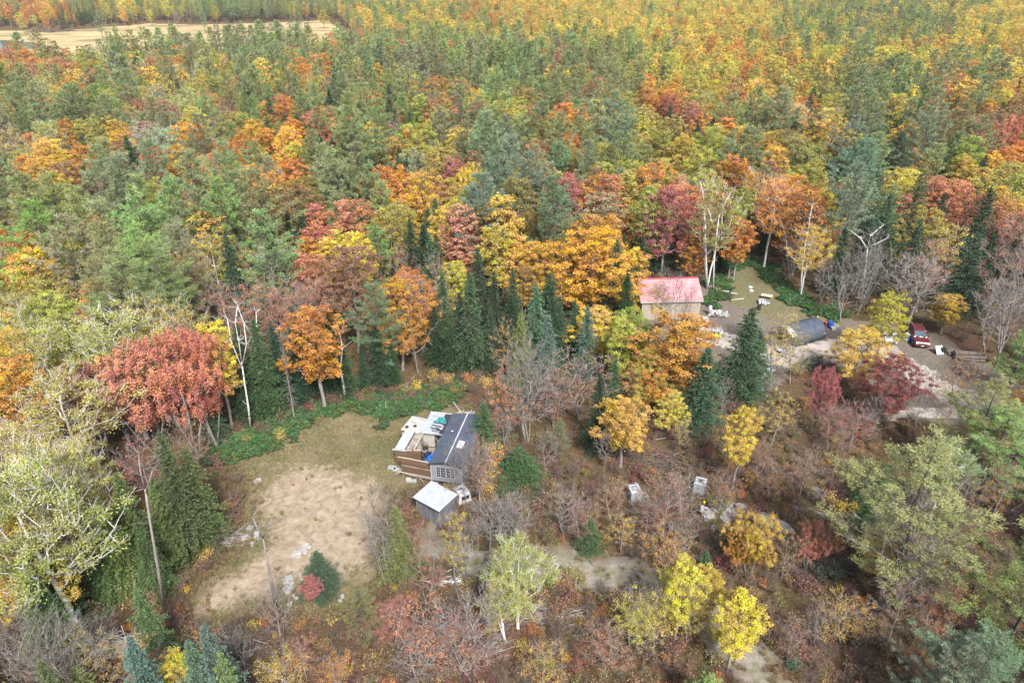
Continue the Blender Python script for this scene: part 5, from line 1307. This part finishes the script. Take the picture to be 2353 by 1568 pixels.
for src, lvl in ((H1, 1), (H2, 2), (H3, 3)):
    for e in src.replace("\n", "").split(";"):
        e = e.strip()
        if not e: continue
        head, *hw = e.split(" ")
        base = None
        if "@" in head:
            head, bp = head.split("@"); base = [float(q) for q in bp.split(",")]
        f = head.split(",")
        if base and "@" not in e: base = None
        if len(f) != 3: raise ValueError(e)
        ax, ay, kc = float(f[0]), float(f[1]), f[2]
        k = kc[0]; c = kc[1] if len(kc) > 1 else DEFC.get(k, 'n')
        H = float(hw[0]) if hw else 0; W = float(hw[1]) if len(hw) > 1 else 0
        if base:
            X, Y = gd(*base); H = max(1.2, height_at(X, Y, ay))
        else:
            H = H or DEFH[k] * rt_.uniform(.88, 1.12)
            X, Y = gd(ax, ay, H)
        heroes.append(dict(x=X, y=Y, H=H, W=W, k=k, c=c, px=ax, py=ay, hero=True, lvl=lvl))
# the forest between and beyond them takes after its neighbours
hp = np.array([[h['px'], h['py'] * (2.4 if h['py'] < 300 else 1.4)] for h in heroes if h['lvl'] < 3])
hk = [h for h in heroes if h['lvl'] < 3]
hxy = np.array([[h['x'], h['y']] for h in heroes]); hr = np.array([(h['W'] or BASEW[h['k']] * h['H'] / BASEH[h['k']]) * .38 + (.7 if h['lvl'] < 3 else 0) for h in heroes])
PROT = [(890, 920, 1115, 1200), (1462, 640, 1622, 725), (1655, 596, 1800, 715), (1790, 728, 1915, 800), (2080, 745, 2165, 815), (2050, 835, 2300, 960), (500, 920, 1060, 1300)]
def blocked(x, y, H, W):
    for z in (0, .3 * H, .6 * H, .95 * H):
        u, v = pix(x, y, z); rr = W * .32 * FPX / SC / max(20, y * CP + (CAM_H - z) * SP)
        for (a, b, c, d) in PROT:
            if a - rr < u < c + rr and b - rr * .3 < v < d: return True
    return False
fill = []
yy = 22.0
while yy < 760:
    s = 4.3 if yy < 110 else 4.3 + (yy - 110) / 120 * 1.0 if yy < 330 else 6.2
    half = .74 * yy + 40
    for xx in np.arange(-half, half, s):
        x = xx + rt_.uniform(-.42, .42) * s; y = yy + rt_.uniform(-.42, .42) * s
        fill.append((x, y))
    yy += s * .9
fill = np.array(fill)
ok = ~inpoly(fill[:, 0], fill[:, 1], OPEN) & ~inpoly(fill[:, 0], fill[:, 1], YARD) & (sdist(fill[:, 0], fill[:, 1], MARSH) > 3)
ok &= sdist(fill[:, 0], fill[:, 1], CLEARING) > 2.0
fill = fill[ok]
trees = list(heroes)
hd2 = None
for (x, y) in fill:
    d = np.hypot(hxy[:, 0] - x, hxy[:, 1] - y)
    if y < 260 and (d < hr).any(): continue
    if math.hypot(x, y) < 14: continue
    u, v = pix(x, y, 11)
    dd = np.hypot(hp[:, 0] - u, hp[:, 1] - v * (2.4 if v < 300 else 1.4))
    near3 = np.argsort(dd)[:12]
    h = hk[near3[min(11, int(rt_.exponential(1.6 if y < 130 else 3.2)))]]
    k, c = h['k'], h['c']
    if k == 'm' and rt_.random() < .5: k = 't'
    if y > 150 and c == 'y': c = 'ylgyg'[rt_.integers(0, 5)]
    if c == 'y' and y <= 150 and rt_.random() < .4: c = 'z'
    if k == 'p' and y > 140: c = 'PPL'[rt_.integers(0, 3)]  # lighter green mixed into far pines: sunlight on them put into the colour
    if c == 'c' and rt_.random() < .7: c = 'n'
    if c == 'r' and rt_.random() < .35: c = 'o'
    if rt_.random() < .06: k, c = ('f', 'D')
    if k == 'b' and y > 150 and rt_.random() < .5: k, c = 's', 'n'
    H = DEFH[k] * (rt_.uniform(.62, .98) if y < 130 else rt_.uniform(.55, 1.18))
    W = 0
    if y < 260 and blocked(x, y, H, BASEW[k] * H / BASEH[k]): continue
    trees.append(dict(x=x, y=y, H=H, W=W, k=k, c=c, hero=False, lvl=0))
NAME = dict(p='pine_tree', f='fir_tree', h='hemlock_tree', a='birch_tree', s='half_bare_tree', b='bare_tree')
def tname(k, c):
    if k in 'mtv': return 'maple_tree' if c in 'orcd' else ('poplar_tree' if c in 'ylz' else 'oak_tree')
    return NAME[k]
CW = dict(z='amber', o='orange', y='golden', l='lemon-yellow', g='yellow-green', e='olive', r='coral-red', c='crimson', n='brown', d='wine-red', k='straw-green', x='sage',
          M='mid-green', P='grey-green', B='blue-green', F='dark-green', D='blackish-green', T='blue-green', S='fresh-green', L='light-green')
FORM = dict(p='feathery pine', f='spire-shaped fir', h='broad hemlock', m='round-crowned', t='narrow-crowned', v='fan-shaped', a='white-stemmed birch', s='half-bare tree', b='leafless grey tree')
SPEC = dict(maple_tree='maple', poplar_tree='poplar', oak_tree='oak')
def zone(x, y):
    if inpoly([x], [y], OPEN)[0]:
        if x < -14: return "on the brushy side of the clearing"
        if x < 2: return "in the brush around the white-roofed shed"
        return "in the brushy lot by the track" if y < 45 else "in the scrub around the water tanks"
    if y < 62 and x < -10: return "in the woods flanking the sandy patch"
    if y < 82 and x < 12: return "at the wood edge behind the clearing"
    if x > 12 and y < 105: return "around the junk yard and pink-roofed garage"
    if y < 125: return "in the forest behind the clearing" if x < 10 else "in the forest behind the pink-roofed garage"
    if y < 180: return "deep in the forest " + ("toward the marsh" if x < 0 else "past the garage")
    return "in the far forest toward the marsh" if x < -40 else "in the far forest past the garage"
def tlabel(k, c, n, H, x, y):
    size = 'tall ' if H > (15 if k == 'p' else 12.6) else ('small ' if H < 8 else '')
    col = CW[c] if k != 'b' else ''
    form = FORM[k] if k not in 'mtv' else FORM[k] + ' ' + SPEC[n]
    return (size + (col + ' ' if col else '') + form + ' ' + zone(x, y)).strip()

for t in trees:
    t['d'] = math.hypot(t['x'], t['y']); t['n'] = tname(t['k'], t['c'])
trees.sort(key=lambda t: (0 if t['hero'] and t['d'] < 230 else 1, t['d']))
cnt, mass = {}, {}
LIMIT = 300
def jit(c, a=.14):
    r = rt_.uniform(1 - a, 1 + a, 3) * rt_.uniform(.86, 1.14)
    return tuple(min(.8, q * w) for q, w in zip(PAL[c], r))
solo = []
for t in trees:
    k, n = t['k'], t['n']
    u, v = pix(t['x'], t['y'], t['H'])
    inview = -160 < u < 2512 and v < 1720
    if not inview and not (-500 < u < 2850): continue
    if cnt.get(n, 0) >= LIMIT or (t['d'] > 215 and not t['hero']) or t['d'] > 300 or (not inview and t['d'] > 70):
        mass.setdefault(k, []).append(t); continue
    cnt[n] = cnt.get(n, 0) + 1
    t['lab'] = tlabel(k, t['c'], n, t['H'], t['x'], t['y']); solo.append(t)
same = {}
for t in solo: same.setdefault(t['lab'], []).append(t)
SX = np.array([[t['x'], t['y']] for t in solo])
SHORT = dict(p='pine', f='fir', h='hemlock', a='birch', s='half-bare tree', b='bare tree')
for L in same.values():
    if len(L) < 2: continue
    for t in L:
        for j in np.argsort(np.hypot(SX[:, 0] - t['x'], SX[:, 1] - t['y']))[1:9]:
            q = solo[j]
            if (q['k'], q['c']) != (t['k'], t['c']):
                sp = SPEC.get(q['n']) or SHORT[q['k']]
                t['lab2'] = t['lab'] + ' beside ' + (CW[q['c']] + ' ' if q['k'] not in 'b' else '') + sp; break
NLAB = {}
for t in solo: NLAB[t.get('lab2', t['lab'])] = NLAB.get(t.get('lab2', t['lab']), 0) + 1
for t in solo:
    k, n = t['k'], t['n']
    LIB = CLOSE if t['d'] < 85 else NEAR
    vi = rt_.integers(0, len(LIB[k])); wm, cm, bh, bw = LIB[k][vi]
    lab = t.get('lab2', t['lab'])
    z = float(gz(np.array(t['x']), np.array(t['y']))) - .05
    root = thing(n, lab, "tree", (t['x'], t['y'], z), rt_.uniform(0, 6.283), "trees: " + lab if NLAB[lab] > 1 else None)
    sz = t['H'] / bh
    sx = (t['W'] / bw) if t['W'] else sz * rt_.uniform(.88, 1.15)
    tr = link("trunk", wm, root); tr.scale = (sx, sx, sz)
    if cm:
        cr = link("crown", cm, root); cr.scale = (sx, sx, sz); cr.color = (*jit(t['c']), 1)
MASSNAME = dict(p=("distant_pines", "mass of distant grey-green pines"), f=("distant_firs", "mass of distant dark spired firs"), h=("distant_hemlocks", "mass of distant dark hemlocks"),
                m=("distant_hardwoods", "mass of distant round golden and orange hardwoods"), t=("distant_maples", "mass of distant narrow orange and yellow maples"),
                v=("distant_red_maples", "mass of distant fan-shaped red maples"), a=("distant_birches", "mass of distant pale birches"),
                s=("distant_thin_trees", "mass of distant half-bare brown trees"), b=("distant_bare_trees", "mass of distant leafless trees"))
for k, L in mass.items():
    coll, ms = FARP[k]
    xs = np.array([t['x'] for t in L]); ys = np.array([t['y'] for t in L]); pk = rt_.integers(0, len(ms), len(L))
    sz = np.array([t['H'] / ms[p][0] for t, p in zip(L, pk)]); sx = sz * rt_.uniform(.72, 1.08, len(L))
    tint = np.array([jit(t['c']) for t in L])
    nm, lb = MASSNAME[k]
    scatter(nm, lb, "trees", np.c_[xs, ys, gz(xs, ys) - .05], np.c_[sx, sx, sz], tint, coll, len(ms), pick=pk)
print("TREES", cnt, {k: len(v) for k, v in mass.items()})

# ------------------------------------------------------------------ single dead trees
def dead_tree(name, lab, base, limbs, mat, r0):
    bx_, by_ = gd(*base); t = thing(name, lab, "tree", (bx_, by_, 0))
    first = True
    for limb in limbs:
        P_ = []
        for (u, v, off) in limb:       # image point, plus its depth beyond the base
            Y = by_ + off; z = height_at(0, Y, v); a = (u * SC - 512) / FPX; X = a * (Y * CP - (z - CAM_H) * SP); P_.append((X - bx_, Y - by_, z))
        n_ = len(P_); q = MB(); rr_ = np.linspace(r0 if first else r0 * .55, .03, n_) if not first else np.linspace(r0, r0 * .45 if len(limbs) > 1 else .03, n_)
        q.tube(P_, rr_, 7)
        r = np.random.default_rng(len(P_) * 7 + int(limb[0][0]))
        for k in range(9):
            i = r.integers(max(1, n_ // 3), n_); p = np.array(P_[i]); d_ = unit(1, r)[0] * [1, 1, .5] + [0, 0, .4]; L_ = r.uniform(.4, 1.3)
            q.tube([p, p + d_ * L_ * .5 + r.normal(0, .05, 3), p + d_ * L_], [.022, .015, .008], 4)
        q.build("trunk" if first else "limb", mat, t, True); first = False
dead_tree("dead_birch", "dead white birch snag forked in two, leaning over the clearing edge", (792, 921), [[(792, 921, 0), (790, 890, 0), (782, 850, 0), (772, 820, 0)], [(772, 820, 0), (755, 790, 0), (735, 765, 0), (715, 735, 0)], [(782, 850, 0), (786, 800, .2), (782, 770, .3), (772, 748, .3)]], BARKW, .17)
dead_tree("bare_birch", "tall slim bare birch at the wood edge by the deadfall", (576, 985), [[(576, 985, 0), (570, 930, 0), (562, 880, 0), (555, 830, 0)], [(555, 830, 0), (548, 780, 0), (540, 740, 0), (545, 705, 0)], [(558, 850, 0), (530, 780, .3), (522, 730, .4)], [(556, 840, 0), (566, 790, -.2), (560, 740, -.3)]], BARKW, .12)
dead_tree("bare_birch", "slim bare birch standing between the two firs at the wood edge", (607, 927), [[(607, 927, 0), (600, 880, 0), (590, 820, 0), (578, 770, 0)], [(578, 770, 0), (560, 740, 0), (545, 700, 0)], [(585, 800, 0), (590, 750, .2), (588, 715, .2)]], BARKW, .10)
dead_tree("bare_birch", "white dead birch top rising among the coral maples", (760, 700), [[(760, 700, 0), (757, 660, 0), (750, 630, 0)], [(750, 630, 0), (742, 605, 0), (738, 590, 0)], [(755, 650, 0), (765, 620, 0), (770, 600, 0)]], BARKW, .09)
dead_tree("dead_snag", "bare grey snag with a forked top on the sandy slope", (635, 1400), [[(635, 1400, 0), (625, 1340, 0), (613, 1280, 0), (604, 1235, 0)], [(604, 1235, 0), (590, 1210, 0), (580, 1185, .1)], [(604, 1235, 0), (615, 1208, 0), (625, 1190, .1)]], BARKG, .11)
dead_tree("dead_snag", "straight bare pole tree with a whiskered top by the fir row", (378, 1400), [[(378, 1400, 0), (362, 1300, 0), (345, 1200, 0), (333, 1120, 0)], [(333, 1120, 0), (322, 1080, 0), (318, 1040, 0)], [(335, 1130, 0), (350, 1080, .2), (360, 1050, .3)]], BARKG, .13)
dead_tree("tall_bare_trunk", "tall pale grey trunk beside the garage with few twigs", (1624, 663), [[(1624, 663, 0), (1622, 600, 0), (1620, 540, 0), (1618, 480, 0)], [(1618, 480, 0), (1614, 440, 0), (1608, 415, 0)]], BARKW, .15)
dead_tree("tall_bare_trunk", "second pale trunk beside the garage, leaning into the maples", (1638, 668), [[(1638, 668, 0), (1640, 600, 0), (1646, 540, 0), (1652, 490, 0)], [(1652, 490, 0), (1668, 460, 0), (1680, 440, 0)], [(1646, 530, 0), (1634, 505, 0), (1628, 480, 0)]], BARKW, .13)
dead_tree("tall_bare_trunk", "pair-leaning pale trunk at the back of the round lawn", (1838, 680), [[(1838, 680, 0), (1842, 620, 0), (1848, 570, 0), (1856, 530, 0)], [(1856, 530, 0), (1860, 500, 0), (1866, 470, 0)]], BARKW, .13)
dead_tree("tall_bare_trunk", "dark bare trunk at the back of the round lawn", (1813, 652), [[(1813, 652, 0), (1810, 600, 0), (1806, 550, 0)], [(1806, 550, 0), (1798, 520, 0), (1790, 500, 0)]], BARKG, .14)
dead_tree("forked_bare_tree", "big pale forked bare tree above the tent garage", (1977, 690), [[(1977, 690, 0), (1984, 640, 0), (1990, 600, 0), (1992, 570, 0)], [(1992, 570, 0), (1975, 545, 0), (1955, 530, 0)], [(1992, 570, 0), (2000, 540, 0), (2030, 515, .3)], [(1990, 590, 0), (2010, 560, .2), (2040, 545, .3)]], BARKW, .15)
snag = thing("dead_fir", "dead grey fir skeleton with drooping twigs at the clearing edge", "tree", (*gd(677, 963), 0))
wm_, _, bh_, bw_ = NEAR['e'][0]; h_ = height_at(*gd(677, 963), 792); o = link("trunk", wm_, snag); o.scale = (h_ / bh_ * .9,) * 2 + (h_ / bh_,)

# ------------------------------------------------------------------ low growth
rg = np.random.default_rng(77)
BRUSHB = bark('brush_bark', (.085, .062, .05), (.21, .165, .14), 5)
BUSHP = [bush(900 + i, 1.5, 2.0, 10, 420, .15) for i in range(4)]
BAREB = [bush(950 + i, 1.3, 1.7, 11, 0) for i in range(3)]
SPARSEB = [bush(930 + i, 1.3, 1.8, 10, 110, .14) for i in range(4)]
FERNP = [fern(970 + i) for i in range(3)]
bush_me = []
for w_, l_ in BUSHP:
    bush_me.append((mk_mesh("stems", *w_, mats=[BARKG]), mk_mesh("leaves", l_[0], l_[1], mats=[LEAF], attrs={"tone": ('FACE', l_[2])})))
SHC = [('y', 'golden yellow'), ('n', 'rust-brown'), ('o', 'orange'), ('g', 'yellow-green'), ('e', 'olive'), ('F', 'dark green'), ('d', 'wine-red')]
SHRUBS = [(739, 850, 'g', 3.0), (1000, 880, 'y', 1.6), (960, 895, 'y', 1.4), (1030, 885, 'y', 1.5), (1080, 880, 'o', 1.4), (930, 905, 'g', 1.3), (1115, 890, 'y', 1.5), (640, 1000, 'g', 1.0), (650, 1010, 'y', 1.0), (600, 925, 'o', 1.6), (1660, 1300, 'd', 1.6),
          (1905, 1165, 'y', 1.5), (1930, 1180, 'y', 1.6), (1955, 1185, 'y', 1.4), (1640, 1165, 'g', 1.2), (1660, 1160, 'g', 1.1), (2290, 1010, 'y', 2.2), (2240, 1000, 'g', 2.0), (2060, 915, 'F', 1.6), (2080, 935, 'F', 1.5), (2050, 895, 'F', 1.4), (1700, 1230, 'o', 1.2),
          (470, 1290, 'y', 1.3), (440, 1275, 'y', 1.2), (480, 1270, 'y', 1.2), (350, 1390, 'n', 1.4), (420, 1350, 'n', 1.2), (1310, 1330, 'e', 1.3), (1270, 1345, 'e', 1.4), (1330, 1340, 'e', 1.2), (1290, 1350, 'y', 1.0), (1820, 1540, 'F', 1.2), (1800, 1500, 'F', 1.2), (1250, 1530, 'e', 1.2),
          (1480, 1440, 'y', 2.2), (1520, 1450, 'y', 2.4), (1440, 1450, 'y', 2.0), (1560, 1460, 'y', 2.2), (1600, 1440, 'y', 1.8), (1920, 1330, 'F', 1.6), (1880, 1340, 'F', 1.7), (690, 1440, 'o', 1.0), (670, 1540, 'o', 1.3), (640, 1550, 'y', 1.2), (790, 1540, 'o', 1.4), (1900, 1255, 'n', 1.4),
          (1460, 975, 'e', 1.8), (1490, 990, 'e', 1.7), (1520, 985, 'y', 2.0), (1545, 1005, 'n', 1.6), (1130, 1100, 'y', 1.8), (1120, 1130, 'y', 1.6), (1140, 1075, 'o', 2.0), (1130, 1050, 'y', 2.0), (1150, 1120, 'n', 1.6), (1850, 850, 'F', 1.8), (1870, 842, 'F', 1.7), (1830, 862, 'e', 1.6)]
near_of = lambda x, y: ("at the foot of the wood edge" if y < 1020 and x < 1120 else "beside the mobile home" if y < 1140 and x < 1160 else "by the sandy patch" if x < 620 else "below the gravel track" if y > 1320 else "around the rock ledges" if y > 1120 else "near the junk yard drive" if x > 1780 else "in the scrub behind the water tanks")
for (x, y, c, h) in SHRUBS:
    lab = f"{'large ' if h > 1.9 else 'low '}{dict(SHC)[c]} leafy shrub {near_of(x, y)}"
    t = thing("shrub", lab, "shrub", (*gd(x, y), 0), rg.uniform(0, 6), "shrubs: " + lab)
    sm, lm = bush_me[rg.integers(0, 4)]; s_ = h / 1.6
    o = link("stems", sm, t); o.scale = (s_,) * 3
    o = link("foliage", lm, t); o.scale = (s_,) * 3; o.color = (*jit(c), 1)
# ferns edging both clearings
def band(pts, n, w):
    c = np.array([gd(*p) for p in pts]); t = rg.uniform(0, len(c) - 1, n)
    return np.c_[np.interp(t, np.arange(len(c)), c[:, 0]) + rg.normal(0, w * .4, n), np.interp(t, np.arange(len(c)), c[:, 1]) + rg.normal(0, w * .4, n)]
fp = np.vstack([band(((515, 1050), (560, 1025), (620, 995), (680, 965), (740, 940), (800, 922), (860, 925)), 420, 1.9), band(((860, 930), (900, 935), (950, 930), (1000, 905), (1030, 900)), 300, 2.6),
                band(((1640, 700), (1655, 620), (1690, 600), (1740, 602), (1780, 635), (1820, 680), (1870, 710), (1930, 725)), 420, 2.2), band(((560, 1040), (620, 1010), (700, 970)), 120, 1.2)])
fc = np.array([jit('F', .25) for _ in fp]) * np.array([1.15, 1.15, .95])
fernc = mass_collection("mass_fern", [(None, l_, BARKG, LEAFI) for _, l_ in FERNP])
scatter("ferns", "dense green ferns edging the clearings", "ferns", np.c_[fp, np.zeros(len(fp))], rg.uniform(.7, 1.35, len(fp)), fc, fernc, 3, 5)
# brushwood and weeds over the open lot and under the trees
bp = []
xs = rg.uniform(-75, 90, 46000); ys = 20 + 108 * rg.random(46000) ** 1.25
vis = (np.abs(xs) < .76 * ys + 24)
cl, yd = sdist(xs, ys, CLEARING), sdist(xs, ys, YARD)
opn = inpoly(xs, ys, OPEN)
trd = np.min(np.hypot(xs[:, None] - TRACK[None, :, 0], ys[:, None] - TRACK[None, :, 1]), 1)
hloc = (xs - HO[0]) * math.cos(HR) + (ys - HO[1]) * math.sin(HR), -(xs - HO[0]) * math.sin(HR) + (ys - HO[1]) * math.cos(HR)
house = (hloc[0] > -5) & (hloc[0] < 3.6) & (hloc[1] > -1.2) & (hloc[1] < 9) | (np.hypot(xs + 6.2, ys - 47.3) < 1.7)
tankd = np.minimum(np.hypot(xs - 10.9, ys - 49.6), np.hypot(xs - 16.6, ys - 50.4))
keep = vis & (cl > .3) & (yd > 0) & (trd > 1.9) & ~house & (tankd > 1.7) & (rg.random(len(xs)) < np.where(opn, .55, .22))
bx2 = np.c_[xs, ys][keep]
pat = vnoise(bx2[:, 0], bx2[:, 1], .13, 2)
kind = rg.random(len(bx2))
def sub(mask, nm, lb, cat, pairs, cols, smin, smax, seed):
    p = bx2[mask]; n = len(p)
    if not n: return
    ti = np.array([jit(cols[i], .2) for i in rg.integers(0, len(cols), n)])
    cc = mass_collection("mass_" + nm, [(w_, l_, BRUSHB, LEAFI) for w_, l_ in pairs])
    scatter(nm, lb, cat, np.c_[p, np.full(n, -.03)], rg.uniform(smin, smax, n), ti, cc, len(pairs), seed)
sub((kind < .38), "brushwood", "thicket of bare grey-brown brushwood", "brushwood", BAREB, "nn", .45, 1.15, 6)
sub((kind >= .38) & (kind < .80), "undergrowth", "thin rust-brown leafy undergrowth", "undergrowth", SPARSEB, "nnnnenndoe", .4, 1.05, 7)
sub((kind >= .80) & (pat > -.05), "weeds", "low green and yellow weeds on the forest floor", "weeds", SPARSEB, "FegyeF", .35, .75, 8)
sub((kind >= .80) & (pat <= -.05), "leafy_undergrowth", "low ochre leafy undergrowth", "undergrowth", BUSHP, "yenno", .3, .6, 9)
# dry tufts dotted over the clearing and the track verge
Pc = np.array(CLEARING); xs = rg.uniform(Pc[:, 0].min(), Pc[:, 0].max(), 2600); ys = rg.uniform(Pc[:, 1].min(), Pc[:, 1].max(), 2600)
hx = (xs - HO[0]) * math.cos(HR) + (ys - HO[1]) * math.sin(HR); hy = -(xs - HO[0]) * math.sin(HR) + (ys - HO[1]) * math.cos(HR)
sdc_ = sdist(xs, ys, CLEARING)
k_ = (sdc_ < .3) & ~((hx > -5) & (hx < 3.4) & (hy > -.8) & (hy < 8.6)) & (rg.random(2600) < np.where(sdc_ > -1.6, .75, .05))
tp = np.c_[xs, ys][k_]
ti_ = TRACK[rg.integers(0, len(TRACK), 140)] + rg.normal(0, 1.4, (140, 2)); tp = np.vstack([tp, ti_])
tuft = mass_collection("mass_tuft", [(w_, l_, BRUSHB, LEAFI) for w_, l_ in SPARSEB])
scatter("dry_weeds", "dry straw and olive weed tufts dotted over the clearing", "weeds", np.c_[tp, np.full(len(tp), .02)], rg.uniform(.14, .42, len(tp)), np.array([jit("enkeg"[i], .2) for i in rg.integers(0, 5, len(tp))]), tuft, 4, 19)
# fallen leaves
n = 130000
xs = rg.uniform(-70, 80, n); ys = 22 + 95 * rg.random(n) ** 1.5
k_ = (np.abs(xs) < .75 * ys + 10) & ((sdist(xs, ys, CLEARING) > -.6) | (rg.random(n) < .12)) & ~((hloc[0][0] if False else 0) > 1)
hx = (xs - HO[0]) * math.cos(HR) + (ys - HO[1]) * math.sin(HR); hy = -(xs - HO[0]) * math.sin(HR) + (ys - HO[1]) * math.cos(HR)
k_ &= ~((hx > -4.3) & (hx < 3) & (hy > 0) & (hy < 8))
P_ = np.c_[xs, ys, np.full(n, .09)][k_]; P_[:, 2] += rg.uniform(0, .05, len(P_))
V, Q = cards(P_, unit(len(P_), rg) * [1, 1, .15], .16, .13, rg)
LITTER, nt, b, _ = new_mat("fallen_leaf")
at = N(nt, "ShaderNodeAttribute", attribute_name="tone"); rp = N(nt, "ShaderNodeValToRGB")
for e, (p, c) in zip([rp.color_ramp.elements[0], rp.color_ramp.elements[1], rp.color_ramp.elements.new(.45), rp.color_ramp.elements.new(.75)], [(0, (.09, .045, .03)), (1, (.58, .36, .12)), (.45, (.24, .115, .06)), (.75, (.40, .17, .06))]):
    e.position = p; e.color = (*c, 1)
nt.links.new(at.outputs["Fac"], rp.inputs[0]); nt.links.new(rp.outputs[0], b.inputs["Base Color"]); b.inputs["Roughness"].default_value = .9
tag(link("fallen_leaves", mk_mesh("fallen_leaves", V, Q, mats=[LITTER], attrs={"tone": ('FACE', rg.random(len(Q)) ** 1.6)})), "fallen brown and orange leaves on the ground", "leaves", kind="stuff")
# grass blades on the clearing and along its edge
n = 60000
Pc = np.array(CLEARING); xs = rg.uniform(Pc[:, 0].min(), Pc[:, 0].max(), n); ys = rg.uniform(Pc[:, 1].min(), Pc[:, 1].max(), n)
sw = np.clip(.5 - sdist(xs, ys, SAND) / 3.0, 0, 1)
hx = (xs - HO[0]) * math.cos(HR) + (ys - HO[1]) * math.sin(HR); hy = -(xs - HO[0]) * math.sin(HR) + (ys - HO[1]) * math.cos(HR)
k_ = (sdist(xs, ys, CLEARING) < .2) & (rg.random(n) > sw * 1.05 - .04) & ~((hx > -4.3) & (hx < 3) & (hy > -.2) & (hy < 8))
P_ = np.c_[xs, ys, np.full(n, .10)][k_]
V, Q = cards(P_, unit(len(P_), rg) * [.8, .8, .5] + [0, 0, .55], .22, .035, rg)
GRASS, nt, b, _ = new_mat("grass_blade")
at = N(nt, "ShaderNodeAttribute", attribute_name="tone"); rp = N(nt, "ShaderNodeValToRGB"); rp.color_ramp.elements[0].color = (.07, .095, .03, 1); rp.color_ramp.elements[1].color = (.36, .29, .15, 1)
nt.links.new(at.outputs["Fac"], rp.inputs[0]); nt.links.new(rp.outputs[0], b.inputs["Base Color"]); b.inputs["Roughness"].default_value = .9
tag(link("grass", mk_mesh("grass", V, Q, mats=[GRASS], attrs={"tone": ('FACE', np.clip(rg.random(len(Q)) * .8 + .35 * vnoise(P_[:, 0], P_[:, 1], .3, 6), 0, 1))})), "short patchy grass on the clearing", "grass", kind="stuff")
